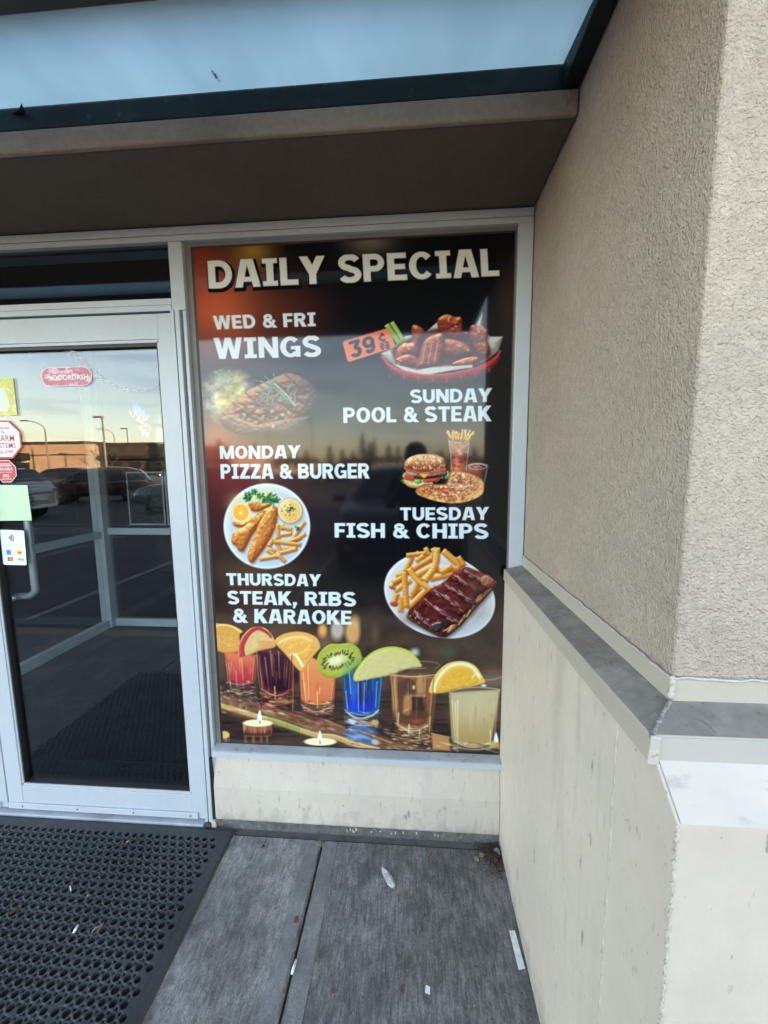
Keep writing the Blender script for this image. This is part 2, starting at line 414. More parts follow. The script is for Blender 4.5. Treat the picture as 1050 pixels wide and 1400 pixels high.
    g[','] = (.28, [bx(.02, 0, .25, .22), D((.16, .1), (.06, -.22), .13)])
    g[' '] = (.30, [])
    g['3'] = (.7, [bx(.04, .83, .64, 1), D((.62, .95), (.34, .56), .2), ring(.34, .31, .24, .22, .21, -155, 100)])
    g['9'] = (.72, [ring(.36, .66, .36 - .11, .34 - .09, .21), ribbon(np.array([(.61, .66), (.60, .40)] + arc(.36, .34, .24, .25, 0, -150)[1:]), .2)])
    g['c'] = (.62, [ring(.31, .5, .22, .28, .19, 45, 315), bx(.22, .82, .42, 1.02), bx(.22, -.02, .42, .18)])
    g['e'] = (.6, [ring(.3, .36, .21, .27, .17, 0, 320), bx(.14, .30, .59, .43)])
    g['a'] = (.6, [ring(.24, .22, .16, .15, .15), ribbon(np.array([(.06, .56)] + arc(.28, .45, .2, .2, 120, 0) + [(.48, .0)]), .17)])
    return g
GL = glyphs()
def homog(src, dst):
    A = []
    for (x, y), (u, v) in zip(src, dst):
        A.append([x, y, 1, 0, 0, 0, -u * x, -u * y, -u]); A.append([0, 0, 0, x, y, 1, -v * x, -v * y, -v])
    return np.linalg.svd(np.array(A))[2][-1].reshape(3, 3)
def text(cv, s, quad, col, gap=.1, shadow=None, a=1.0):
    """quad: cap-top-left, cap-top-right, baseline-right, baseline-left in picture units"""
    tot = sum(GL[ch][0] for ch in s) + gap * (len(s) - 1)
    Q = np.array(quad, float)
    Hm = homog(Q, [(0, 1), (tot, 1), (tot, 0), (0, 0)])
    ppu = np.linalg.norm(Q[3] - Q[0])
    passes = ([(shadow[0], shadow[1], shadow[2])] if shadow else []) + [((0, 0), col, 0.0)]
    for off, c, grow in passes:
        x = 0
        for ch in s:
            wd, polys = GL[ch]
            if polys:
                I = np.linalg.inv(Hm)
                cs = np.array([(x - .2, 1.25), (x + wd + .2, 1.25), (x + wd + .2, -.3), (x - .2, -.3)])
                qq = np.c_[cs, np.ones(4)] @ I.T; qq = qq[:, :2] / qq[:, 2:] + np.array(off)
                w = cv.win(qq[:, 0].min(), qq[:, 1].min(), qq[:, 0].max(), qq[:, 1].max())
                if w is not None:
                    X, Y = cv.px[w] - off[0], cv.py[w] - off[1]
                    D = Hm[2, 0] * X + Hm[2, 1] * Y + Hm[2, 2]
                    U = (Hm[0, 0] * X + Hm[0, 1] * Y + Hm[0, 2]) / D - x; V = (Hm[1, 0] * X + Hm[1, 1] * Y + Hm[1, 2]) / D
                    d = np.full(U.shape, 9.0)
                    for p in polys: d = np.minimum(d, sd_poly(p, U, V))
                    if ch not in ',ea': d = np.maximum(d, np.abs(V - .5) - .512)
                    cv.mix(w, a * np.clip(.5 - (d * ppu - grow - (.14 if ppu > 15.5 else 0)) / .9, 0, 1), C(c))
            x += wd + gap

def zc(ox, oy, s):
    return lambda *p: [(ox + x / s, oy + y / s) for x, y in p]

def paint_poster(cv):
    px, py = cv.px, cv.py
    full = (slice(None), slice(None))
    ramp = lambda v, a, b: np.clip((v - a) / (b - a), 0, 1)
    cv.col[:] = C(15, 17, 21)
    G = cv.glow
    # ---------- soft background
    G(262, 345, 60, 55, (120, 46, 32), .85); G(298, 425, 78, 66, (206, 96, 60), .9); G(395, 430, 55, 45, (105, 48, 36), .5)
    G(346, 340, 28, 28, (176, 132, 50), .8); G(505, 330, 36, 18, (158, 144, 112), .65)
    G(285, 470, 40, 30, (120, 66, 50), .4)
    G(298, 600, 36, 44, (200, 116, 76), .8); G(330, 655, 70, 70, (134, 46, 48), .9); G(300, 720, 40, 60, (70, 32, 36), .6)
    G(352, 782, 70, 26, (112, 84, 48), .75); G(400, 700, 60, 60, (50, 24, 30), .5)
    G(705, 420, 30, 70, (80, 60, 44), .5)
    w = cv.win(250, 770, 720, 1060)
    X, Y = px[w], py[w]
    m = ramp(Y, 790, 880) * .95
    n = fbm(X * .025, Y * .04, 3)
    cv.mix(w, m, C(54, 41, 33) + (n[..., None] - .35) * C(110, 84, 62))
    for x, y, rx, ry, c, a in [(300, 900, 30, 40, (84, 62, 44), .6), (330, 850, 40, 20, (92, 68, 50), .6), (395, 862, 34, 18, (104, 74, 52), .55), (520, 850, 40, 16, (70, 54, 42), .6),
                               (650, 905, 60, 24, (60, 50, 40), .6), (590, 880, 40, 14, (92, 72, 56), .5), (612, 891, 12, 9, (64, 92, 66), .7), (345, 815, 40, 20, (96, 50, 40), .5),
                               (670, 930, 40, 10, (128, 116, 100), .5), (690, 850, 18, 40, (86, 56, 46), .5)]:
        G(x, y, rx, ry, c, a)
    for x, y, rx, ry, c, a in [(441, 862, 6, 9, (226, 164, 84), .95), (461, 861, 9, 13, (198, 184, 170), .85), (482, 864, 10, 18, (220, 164, 96), .9), (486, 850, 6, 9, (226, 184, 120), .5),
                               (567, 892, 6, 5, (206, 216, 220), .9), (513, 866, 5, 12, (120, 90, 60), .5)]:
        cv.disc(x, y, rx, ry, c, a, 6)
    # ---------- title and lines
    tw = (216, 216, 208); bw = (206, 222, 232)
    # ---------- steak with rosemary on potatoes
    z = zc(280, 495, 6.5625)
    fade = lambda X, Y: np.clip(1 - np.hypot((X - 352) / 92, (Y - 549) / 62) ** 3, 0, 1) ** .7
    w = cv.win(270, 490, 450, 620); X, Y = px[w], py[w]
    n = fbm(X * .16, Y * .16, 3); n2 = fbm(X * .07 + 9, Y * .07, 2)
    pot = C(176, 172, 150) + (n[..., None] - .5) * .7 + (n2[..., None] - .5) * C(90, 84, 20)
    m = np.clip(1.25 - np.hypot((X - 312) / 42, (Y - 542) / 38) ** 2.2, 0, 1) * .9
    cv.mix(w, m, np.clip(pot, 0, 1))
    yel = np.clip((fbm(X * .06 + 3, Y * .10 + 1, 2) - .42) * 6, 0, 1) * m * np.clip((X - 290) / 18, 0, 1)
    cv.mix(w, yel * .7, np.clip(C(206, 190, 92) + (n[..., None] - .5) * .5, 0, 1))
    cv.speck(292, 506, 316, 518, 40, 1.5, [(122, 150, 112), (150, 172, 130), (90, 120, 88)], 3, a=.6)
    st_ = z((130, 490), (165, 445), (260, 350), (370, 265), (480, 205), (600, 150), (720, 100), (820, 110), (930, 170), (1000, 240), (1010, 330), (940, 470), (860, 560), (740, 640), (600, 640), (440, 650), (300, 650), (200, 600), (145, 550))
    cv.solid(st_, (46, 28, 24), (168, 112, 80), R=16, nz=4.4, nsc=.2, lit=(-.1, -.75, .5), hi=(222, 168, 118), tint=((200, 146, 100), .09, .5), fade=fade, soft=2)
    for (a, b, c, d) in [(150, 455, 380, 560), (250, 360, 560, 560), (360, 270, 720, 520), (480, 205, 860, 470), (620, 160, 960, 400), (720, 110, 1010, 300), (190, 520, 300, 600)]:
        cv.line(z((a, b), ((a + c) / 2 - 10, (b + d) / 2 + 20), (c, d)), 2.4, (50, 38, 44), .55, 2.0)
    for (a, b, c, d) in [(170, 470, 330, 440), (300, 470, 640, 450), (420, 520, 800, 400), (560, 540, 940, 480), (270, 370, 480, 360), (820, 210, 980, 215), (850, 330, 1010, 320)]:
        cv.line(z((a, b), ((a + c) / 2, (b + d) / 2 + 8), (c, d)), 1.8, (64, 48, 52), .5, 2.0)
    fg = z((135, 500), (250, 470), (340, 520), (460, 560), (560, 545), (700, 520), (940, 490), (860, 570), (740, 640), (600, 640), (440, 650), (300, 650), (200, 600), (145, 550))
    cv.solid(fg, (76, 58, 58), (166, 134, 118), R=7, nz=3.0, nsc=.33, lit=(.1, -.8, .5), hi=(206, 178, 160), fade=fade, a=.75, soft=3, seed=4)
    for k, (a, b) in enumerate([(400, 400), (430, 395), (350, 470), (470, 440), (520, 500), (600, 440), (640, 500), (300, 420), (700, 470), (750, 450), (560, 560), (610, 575)]):
        x, y = z((a, b))[0]; cv.disc(x, y, 2.6, 1.6, [(232, 186, 130), (220, 158, 104), (226, 206, 190)][k % 3], .7, 2.0, .4 * k)
    rs = [((800, 390), (620, 190)), ((720, 300), (500, 165), ), ((640, 200), (530, 120)), ((620, 190), (615, 90)), ((620, 230), (440, 260)), ((600, 250), (470, 370)), ((580, 250), (560, 390)),
          ((590, 300), (620, 410)), ((720, 330), (600, 290)), ((760, 350), (640, 255)), ((740, 260), (790, 165)), ((800, 370), (805, 260)), ((770, 300), (775, 270)), ((640, 210), (450, 160)), ((560, 290), (470, 245))]
    for k, ab in enumerate(rs):
        p, q = z(*ab); mid = ((p[0] + q[0]) / 2 + (.8 if k % 2 else -.8), (p[1] + q[1]) / 2 + .6)
        cv.line([p, mid, q], 3.2, (58, 98, 82), .9, 1.0, w1=1.0)
        cv.line([(p[0], p[1] - .4), (mid[0], mid[1] - .5), q], 1.3, (150, 186, 160), .8, 1.0, w1=.5)
    cv.line(z((815, 395), (720, 280), (620, 190)), 1.6, (190, 204, 150), .9)
    # ---------- wings in a red basket
    z = zc(460, 425, 4.565)
    cv.solid(z((275, 262), (330, 330), (440, 380), (560, 398), (700, 390), (840, 360), (960, 310), (1022, 255), (1000, 330), (900, 405), (760, 440), (560, 448), (400, 420), (310, 350)), (92, 20, 26), (178, 50, 54), R=8, lit=(0, -.7, .5), soft=2)
    for k in range(15):
        t = k / 14; x = 330 + t * 620; y = 402 + 26 * math.sin(t * math.pi) - 22 * abs(t - .5) * 2 * t * 1.6
        cv.line(z((x, y - 14), (x + 6, y + 16)), 2.4, (64, 16, 24) if k % 2 else (196, 108, 108), .55, 1.5, smooth=False)
    G(600, 512, 70, 10, (40, 24, 28), .35)
    pap = z((275, 265), (350, 230), (430, 155), (470, 150), (560, 130), (645, 55), (660, 120), (820, 130), (830, 170), (915, 0), (912, 90), (960, 160), (1040, 160), (1010, 250), (950, 300), (850, 350), (700, 372), (555, 400), (420, 365), (330, 320))
    cv.solid(pap, (128, 126, 122), (208, 206, 200), R=10, nz=2.0, nsc=.1, smooth=False, lit=(-.3, -.6, .6))
    cv.poly(z((345, 250), (420, 190), (620, 110), (820, 140), (900, 180), (950, 260), (880, 320), (700, 340), (420, 340)), (70, 26, 22), .9, 5, True)
    def wing(P, seed, hi=(226, 150, 96), dark=(84, 30, 22), light=(188, 96, 60), R=11, nz=2.4, nsc=.16, spec=.22):
        P = z(*P); Q = [(x + 1.5, y + 2.5) for x, y in P]
        cv.poly(Q, (44, 14, 12), .6, 5, True)
        cv.solid(P, dark, light, R=R, nz=nz, nsc=nsc, lit=(-.2, -.75, .5), hi=hi, spec=spec, sp=22, seed=seed, tint=((206, 120, 58), .12, .58))
    wing(((630, 60), (660, 30), (700, 22), (740, 38), (780, 42), (785, 110), (790, 165), (740, 175), (680, 150), (640, 120)), 1, R=8, nz=3.2, nsc=.22, light=(170, 74, 54))
    wing(((835, 100), (860, 85), (900, 100), (945, 120), (940, 180), (960, 240), (940, 290), (890, 280), (850, 210), (828, 150)), 2, R=8, nz=3.2, nsc=.2, light=(178, 92, 70))
    wing(((660, 180), (760, 185), (830, 225), (840, 270), (760, 290), (690, 285), (640, 270)), 3, light=(190, 106, 72))
    wing(((720, 330), (780, 300), (860, 285), (890, 300), (850, 340), (760, 350)), 4, R=7)
    wing(((470, 100), (500, 88), (545, 120), (540, 160), (520, 210), (510, 270), (440, 290), (380, 320), (365, 290), (375, 240), (420, 200), (470, 190)), 5, hi=(236, 176, 112))
    wing(((370, 300), (450, 270), (510, 300), (500, 345), (440, 350), (390, 335)), 6, R=7, light=(150, 62, 44))
    wing(((540, 200), (580, 160), (640, 140), (668, 150), (676, 230), (660, 290), (640, 340), (590, 352), (500, 355), (510, 300)), 7, hi=(228, 172, 130), light=(184, 112, 80))
    for k in range(7):
        t = k / 6
        cv.line(z((535 + t * 122, 200 - 40 * t + 12 * (k % 2)), (525 + t * 115, 265), (512 + t * 118, 335)), 1.3, (236, 190, 150) if k % 2 else (130, 62, 42), .6, 1.2)
    for x, y in [(400, 310), (386, 330), (475, 215), (450, 235), (700, 60), (745, 95), (890, 130), (920, 210), (820, 245), (790, 320), (760, 215)]:
        q = z((x, y))[0]; cv.disc(q[0], q[1], 1.9, 1.1, (244, 206, 170), .7, 1.5, .7)
    cv.poly(z((345, 330), (420, 345), (500, 370), (600, 350), (720, 345), (850, 335), (850, 352), (700, 374), (555, 400), (420, 370)), (214, 214, 212), .92, 1.2)
    cv.line(z((280, 280), (340, 345), (450, 385), (580, 400), (720, 392), (860, 358), (980, 300), (1025, 245)), 2.6, (196, 62, 62), .95)
    cv.line(z((290, 284), (350, 342), (455, 380), (580, 395), (720, 387), (850, 354)), .9, (236, 150, 146), .7)
    # celery and price tag
    cv.stick(z((312, 85))[0], z((395, 205))[0], 7.0, (96, 140, 44), (176, 204, 96), hi=(214, 230, 150))
    cv.stick(z((345, 70))[0], z((418, 185))[0], 6.0, (110, 152, 52), (190, 214, 112), hi=(222, 236, 160))
    tag_ = z((35, 190), (325, 105), (372, 225), (70, 322)); T = np.array(tag_); cen = T.mean(0)
    rp = []
    for i in range(4):
        a, b, c = T[i - 1], T[i], T[(i + 1) % 4]
        u = (a - b) / np.linalg.norm(a - b) * 4.2; v = (c - b) / np.linalg.norm(c - b) * 4.2
        for t in np.linspace(0, 1, 6): rp.append((1 - t) ** 2 * (b + u) + 2 * t * (1 - t) * b + t * t * (b + v))
    cv.poly(np.array(rp) + np.array([.6, 1.4]), (20, 16, 16), .5, 3)
    cv.poly(np.array(rp), (228, 124, 88), 1, 1)
    ink = (46, 38, 44)
    text(cv, '39', [z((70, 194))[0], z((228, 150))[0], z((250, 250))[0], z((92, 296))[0]], ink, .10)
    text(cv, 'c', [z((258, 146))[0], z((304, 133))[0], z((318, 187))[0], z((272, 200))[0]], ink)
    text(cv, 'ea', [z((265, 184))[0], z((320, 169))[0], z((334, 232))[0], z((279, 247))[0]], ink, .12)
    # ---------- more lines
    # ---------- burger, fries in a glass, sauce cup, pizza
    z = zc(540, 580, 8.077)
    cv.poly(z((590, 170), (825, 160), (790, 510), (630, 510)), (112, 88, 84), .92, 1.2)
    cv.solid(z((605, 220), (815, 215), (800, 360), (785, 515), (635, 515), (622, 360)), (66, 22, 22), (176, 82, 72), R=9, nz=3, nsc=.35, hi=(224, 150, 136), smooth=False)
    g = np.random.RandomState(5)
    for k in range(16):
        x, y = g.uniform(640, 790), g.uniform(330, 500); q = z((x, y))[0]
        cv.disc(q[0], q[1], g.uniform(2, 4), g.uniform(1.4, 2.6), [(140, 26, 24), (212, 92, 76), (92, 30, 32), (216, 140, 120)][k % 4], .7, 1.5, g.uniform(0, 3))
    cv.poly(z((592, 185), (826, 178), (815, 320), (612, 320)), (150, 140, 132), .55, 1.5)
    for k in range(8):
        x, y = g.uniform(625, 800), g.uniform(215, 310); q = z((x, y))[0]
        cv.disc(q[0], q[1], 2.6, 2.2, [(190, 110, 100), (120, 92, 88), (206, 190, 180)][k % 3], .6, 1.5, g.uniform(0, 3))
    cv.line(z((590, 160), (612, 320), (630, 515)), .9, (206, 206, 206), .8); cv.line(z((826, 160), (806, 320), (786, 515)), .9, (200, 200, 204), .7)
    cv.line(z((592, 188), (700, 205), (826, 186)), .9, (214, 208, 200), .7)
    for k in range(30):
        a = g.uniform(-.62, .62); x0 = 710 + g.uniform(-95, 95); y0 = 175 + g.uniform(-25, 15)
        L = g.uniform(70, 125) * (1 if abs(a) < .4 else .85)
        p, q = z((x0, y0), (x0 + math.sin(a) * L + (x0 - 710) * .35, max(12, y0 - math.cos(a) * L)))
        cv.stick(p, q, 2.5, (168, 106, 46), (240, 208, 134), seed=k, hi=(252, 232, 180))
    cv.solid(z((803, 455), (850, 435), (920, 430), (1000, 440), (1026, 470), (985, 610), (960, 650), (880, 600), (820, 540)), (56, 16, 22), (130, 52, 58), R=9, smooth=True)
    cv.disc(*z((915, 465))[0], 13.4, 4.3, (212, 206, 206), 1, 1.2); cv.disc(*z((915, 468))[0], 11.6, 3.1, (62, 22, 30), 1, 1.2)
    for x, y in [(880, 465), (920, 460), (945, 472), (900, 475)]: cv.disc(*z((x, y))[0], 2.2, .8, (196, 180, 186), .8, 1)
    cv.line(z((1020, 490), (1000, 580), (975, 690)), 1.3, (190, 182, 182), .7)
    # burger
    g = np.random.RandomState(11)
    for k in range(40):
        t = g.uniform(0, 1); x = 70 + t * 530; y = 590 + 50 * math.sin(t * 3.1) + g.uniform(-40, 40) - 60 * t
        q = z((x, y))[0]; cv.disc(q[0], q[1], g.uniform(2, 4), g.uniform(1.6, 3), [(96, 142, 66), (150, 188, 104), (62, 104, 54), (190, 208, 140)][k % 4], .9, 1.5, g.uniform(0, 3))
    cv.solid(z((105, 610), (200, 640), (330, 660), (400, 640), (330, 700), (230, 706), (150, 690), (110, 650)), (170, 128, 74), (240, 214, 156), R=5)
    for k in range(26):
        x = g.uniform(120, 420); y = 622 + g.uniform(-10, 40); q = z((x, y))[0]
        cv.disc(q[0], q[1], g.uniform(1.6, 3), g.uniform(1.2, 2), [(150, 190, 96), (204, 216, 150), (96, 146, 60)][k % 3], .9, 1.2, g.uniform(0, 3))
    cv.solid(z((105, 560), (160, 545), (215, 590), (210, 625), (120, 615)), (150, 40, 30), (220, 92, 66), R=4)
    cv.solid(z((310, 620), (400, 590), (490, 585), (470, 625), (380, 645), (320, 640)), (150, 36, 34), (224, 84, 74), R=3.5)
    cv.solid(z((190, 540), (300, 545), (420, 545), (540, 520), (580, 540), (540, 580), (400, 600), (280, 610), (200, 580)), (46, 30, 26), (118, 84, 66), R=6, nz=2.5, nsc=.6, hi=(170, 140, 120))
    cv.solid(z((130, 500), (220, 510), (240, 560), (190, 575), (130, 545)), (120, 96, 84), (214, 196, 180), R=4, nz=1.5, nsc=.5)
    cv.poly(z((250, 530), (400, 525), (320, 598)), (236, 162, 60), 1, 1.2); cv.line(z((300, 545), (325, 585), (390, 530)), 1, (250, 196, 110), .7)
    cv.solid(z((110, 470), (240, 520), (380, 525), (500, 480), (560, 485), (550, 520), (400, 545), (230, 540), (120, 510)), (150, 60, 50), (206, 118, 96), R=3, nz=1.5, nsc=.5)
    bun = z((103, 450), (120, 400), (180, 355), (270, 332), (370, 328), (470, 340), (535, 375), (558, 430), (550, 480), (470, 500), (390, 520), (280, 525), (180, 505), (115, 480))
    cv.solid(bun, (126, 66, 36), (214, 146, 94), R=13, lit=(-.45, -.7, .5), hi=(240, 208, 164), nz=.6, nsc=.5)
    cv.speck(555, 622, 608, 642, 210, .62, [(246, 232, 204), (236, 214, 174), (252, 244, 226), (150, 92, 56)], 21, np.array(bun), .9, 1.5)
    # pizza
    pz = z((228, 735), (260, 690), (340, 660), (450, 660), (560, 655), (590, 590), (620, 520), (700, 510), (800, 530), (900, 565), (965, 610), (985, 680), (965, 770), (880, 825), (760, 862), (620, 872), (480, 855), (340, 815), (250, 775))
    cv.poly([(x + 1, y + 1.5) for x, y in pz], (14, 12, 12), .5, 4, True)
    cv.solid(pz, (150, 92, 42), (234, 190, 126), R=5, nz=1.6, nsc=.3, tint=((196, 124, 62), .18, .55), lit=(.1, .6, .6))
    inn = z((270, 720), (350, 680), (560, 672), (605, 600), (640, 535), (790, 545), (890, 580), (930, 650), (900, 730), (780, 790), (620, 805), (440, 790), (330, 765))
    cv.solid(inn, (160, 84, 50), (226, 186, 136), R=3, nz=3.2, nsc=.5, hi=(246, 226, 190), tint=((200, 84, 58), .25, .55))
    inn_ = smooth_closed(inn)
    cv.speck(572, 645, 658, 682, 150, 1.15, [(244, 230, 200), (246, 238, 214), (188, 50, 40), (170, 60, 44), (74, 80, 48), (226, 176, 90), (120, 70, 56)], 31, inn_, .9, 1.7)
    for x, y in [(405, 700), (625, 720), (830, 640), (460, 720), (720, 625), (640, 640)]:
        q = z((x, y))[0]; cv.disc(q[0], q[1], 2.5, 1.7, (44, 50, 40), .9, 1.0); cv.disc(q[0], q[1], 1.1, .7, (206, 196, 164), .9, 1.0)
    for p, q in [((560, 660), (600, 600)), ((580, 870), (590, 790)), ((600, 700), (840, 680)), ((640, 780), (780, 745))]:
        cv.line(z(p, q), 1.0, (250, 240, 220) if p[0] > 590 else (120, 66, 34), .75, 1, smooth=False)
    cv.speck(575, 676, 650, 687, 26, 1.3, [(150, 82, 38), (120, 66, 34)], 8, smooth_closed(pz), .5, 1.8)
    # ---------- fish and chips plate
    z = zc(300, 655, 8.077)
    G(366, 722, 66, 64, (24, 16, 16), .5)
    cv.disc(*z((522, 520))[0], 59.5, 58.7, (150, 158, 166), 1, 1.5)
    w = cv.win(300, 655, 430, 785); X, Y = px[w], py[w]; cx, cy = z((522, 520))[0]
    r = np.hypot((X - cx) / 59.5, (Y - cy) / 58.7)
    base = C(206, 216, 220) + (np.clip((cx - X) / 60, -1, 1)[..., None]) * .02 - (np.clip(.5 + (Y - cy) / 110, 0, 1)[..., None]) * C(26, 18, 6)
    base = base - (np.exp(-((r - .80) / .06) ** 2) * .05)[..., None] + (np.exp(-((r - .97) / .03) ** 2) * .09)[..., None]
    cv.mix(w, np.clip((1 - r) * 40, 0, 1), np.clip(base, 0, 1))
    G(*z((200, 260))[0], 14, 12, (222, 206, 140), .55); G(*z((520, 150))[0], 10, 6, (226, 220, 150), .6)
    g = np.random.RandomState(3)
    for k in range(26):
        x, y = 500 + g.uniform(-160, 100), 185 + g.uniform(-45, 55); q = z((x, y))[0]
        cv.disc(q[0], q[1], g.uniform(1.5, 3.4), g.uniform(1.5, 3), [(232, 226, 160), (214, 206, 120), (240, 236, 190)][k % 3], .8, 2)
    def leaf(x, y, n, sd, s0=1.0):
        g = np.random.RandomState(sd)
        for k in range(n):
            a = g.uniform(0, 6.28); r_ = g.uniform(10, 46) * s0; q = z((x + math.cos(a) * r_, y + math.sin(a) * r_))[0]
            cv.disc(q[0], q[1], g.uniform(2, 3.6) * s0, g.uniform(.9, 1.7), [(30, 88, 48), (58, 122, 66), (22, 66, 42), (96, 150, 82)][k % 4], .95, 1, a + .4)
    leaf(305, 195, 22, 1); leaf(378, 145, 12, 2, .8); leaf(455, 185, 14, 3, .8); leaf(560, 235, 40, 4, 1.5); leaf(640, 225, 10, 5, .7)
    cv.line(z((455, 190), (440, 240), (390, 270)), .9, (96, 140, 76), .9)
    def batter(P, seed, R=9):
        P = z(*P); cv.poly([(x + 1.2, y + 2) for x, y in P], (110, 58, 30), .5, 4, True)
        cv.solid(P, (132, 64, 26), (214, 146, 66), R=R, nz=2.0, nsc=.3, lit=(-.35, -.6, .5), hi=(246, 224, 150), seed=seed, tint=((206, 112, 52), .16, .56))
    batter(((320, 260), (390, 250), (470, 270), (560, 270), (500, 330), (400, 360), (330, 330)), 1, 5)
    batter(((150, 470), (240, 480), (340, 430), (420, 380), (400, 460), (300, 520), (200, 530), (150, 505)), 2, 5)
    batter(((135, 640), (170, 570), (260, 530), (380, 430), (480, 340), (560, 320), (520, 420), (420, 540), (350, 640), (300, 740), (260, 800), (210, 790), (180, 740), (135, 705)), 3)
    batter(((330, 910), (310, 850), (330, 760), (380, 640), (430, 500), (500, 380), (570, 300), (640, 320), (640, 420), (620, 520), (570, 640), (500, 760), (430, 850), (370, 925)), 4)
    cv.speck(320, 690, 380, 765, 60, 1.0, [(250, 236, 180), (222, 150, 80), (190, 110, 50)], 14, smooth_closed(z((330, 910), (310, 850), (380, 640), (500, 380), (570, 300), (640, 320), (620, 520), (500, 760), (370, 925))), .55)
    q = z((240, 372))[0]
    cv.disc(q[0], q[1], 13.2, 13.6, (236, 200, 120), 1, 1.2); cv.disc(q[0] - .3, q[1], 12.2, 12.8, (248, 222, 160), 1, 1.2); cv.disc(q[0] - .6, q[1] - .2, 10.6, 11.2, (232, 166, 62), 1, 1.4)
    for k in range(10):
        a = k * .628 + .2; cv.line([(q[0] - .6, q[1] - .2), (q[0] - .6 + 10.2 * math.cos(a), q[1] - .2 + 10.8 * math.sin(a))], .8, (250, 216, 140), .8, 1, smooth=False)
    cv.disc(q[0] - .6, q[1] - .2, 1.6, 1.6, (250, 226, 160), .9, 1.4)
    q = z((780, 350))[0]
    cv.disc(q[0] + 1, q[1] + 2, 17.6, 18, (90, 70, 50), .4, 4); cv.disc(q[0], q[1], 17.2, 17.6, (150, 134, 106), 1, 1.2); cv.disc(q[0] - .3, q[1] - .2, 16.2, 16.6, (228, 218, 190), 1, 1.2)
    cv.disc(q[0], q[1], 14.6, 15.2, (226, 192, 112), 1, 1.8); G(q[0] + 4, q[1] + 8, 8, 7, (226, 164, 76), .6); G(q[0] - 6, q[1] - 6, 7, 7, (240, 226, 170), .7)
    cv.speck(q[0] - 12, q[1] - 11, q[0] + 12, q[1] + 12, 30, .8, [(96, 104, 56), (140, 132, 74), (70, 62, 40)], 9, None, .8); cv.speck(q[0] - 5, q[1] - 5, q[0] + 5, q[1] + 2, 26, 1.0, [(52, 60, 36), (80, 84, 50)], 10, None, .85)
    fr = [((640, 500), (650, 660)), ((690, 500), (700, 560)), ((680, 530), (800, 560)), ((670, 620), (800, 600)), ((800, 670), (940, 470)), ((820, 690), (950, 600)), ((770, 690), (900, 640)), ((540, 740), (590, 670)),
          ((600, 650), (680, 800)), ((700, 770), (860, 760)), ((600, 690), (900, 725)), ((560, 770), (620, 800)), ((520, 780), (640, 860)), ((660, 820), (850, 770)), ((440, 885), (640, 850)), ((640, 840), (730, 915)), ((570, 690), (545, 745))]
    for k, (p, q) in enumerate(fr):
        p, q = z(p, q); cv.stick(p, q, 5.2, (170, 92, 30), (230, 178, 92), seed=k, hi=(250, 224, 156))
    leaf(860, 545, 8, 7, .6)
    # ---------- ribs plate
    z = zc(515, 735, 6.176)
    cx, cy = z((535, 490))[0]; cx -= .5
    G(cx, cy + 5, 82, 66, (10, 8, 8), .5)
    w = cv.win(510, 735, 690, 885); X, Y = px[w], py[w]
    cr, sr = math.cos(.30), math.sin(.30); A = (X - cx) * cr + (Y - cy) * sr; B = -(X - cx) * sr + (Y - cy) * cr
    r = np.hypot(A / 78.5, B / 57.5)
    base = C(212, 214, 216) - (np.clip(.5 + (Y - cy) / 120, 0, 1)[..., None]) * C(34, 28, 20)
    base = base - (np.exp(-((r - .80) / .05) ** 2) * .05)[..., None] + (np.exp(-((r - .965) / .025) ** 2) * .08)[..., None] - (np.clip((r - .985) * 30, 0, 1) * .2)[..., None]
    cv.mix(w, np.clip((1 - r) * 45, 0, 1), np.clip(base, 0, 1))
    G(*z((320, 700))[0], 24, 8, (112, 96, 84), .55); G(*z((720, 640))[0], 30, 10, (130, 112, 96), .4)
    dk, lt, hl = (176, 104, 32), (232, 176, 82), (246, 218, 136)
    fr = [((110, 420), (230, 340), 6, 0), ((160, 320), (300, 290), 6, 0), ((150, 455), (290, 360), 7, 0), ((140, 560), (170, 470), 8, 0), ((200, 630), (215, 500), 7, 0), ((130, 380), (230, 330), 6, 0), ((280, 510), (370, 420), 8, 0),
          ((260, 600), (420, 440), 8, 0), ((300, 480), (380, 330), 7, 0), ((240, 290), (300, 160), 7, 8), ((330, 130), (470, 190), 7, 0), ((410, 85), (440, 150), 7, 0), ((430, 250), (640, 310), 7, 0), ((450, 350), (660, 300), 8, 0),
          ((560, 110), (720, 250), 9, 0), ((690, 160), (740, 240), 7, 0), ((530, 280), (700, 260), 7, 0), ((470, 90), (500, 150), 7, 0), ((300, 270), (480, 165), 8, 9), ((330, 320), (500, 230), 8, 0), ((540, 300), (640, 240), 7, 0), ((250, 150), (420, 130), 6, 0), ((330, 200), (400, 150), 6, 0),
          ((250, 590), (230, 290), 8, 10)]
    for k, (p, q, wd, rd) in enumerate(fr):
        p, q = z(p, q); cv.stick(p, q, wd * .95, dk if k % 3 else (168, 82, 30), lt if k % 4 else (226, 150, 70), rd, seed=k, hi=hl)
    p, q = z((400, 370), (510, 85)); cv.stick(p, q, 9.0, dk, (240, 200, 110), 11, bend=6, seed=31, hi=(250, 230, 160))
    p, q = z((270, 260), (460, 440)); cv.stick(p, q, 7.2, (190, 110, 26), (240, 186, 84), 0, bend=4, seed=32, hi=(252, 220, 130), w1=6)
    cv.solid(z((118, 545), (180, 555), (165, 585), (120, 575)), (110, 44, 20), (176, 84, 40), R=3); cv.solid(z((108, 420), (160, 425), (150, 440), (115, 432)), (110, 44, 20), (170, 80, 44), R=2)
    # rib slab: side, then glazed top
    side = z((255, 640), (330, 600), (640, 640), (860, 480), (1000, 370), (1002, 410), (930, 500), (840, 600), (770, 680), (710, 745), (600, 835), (540, 842), (480, 815), (380, 760), (270, 690))
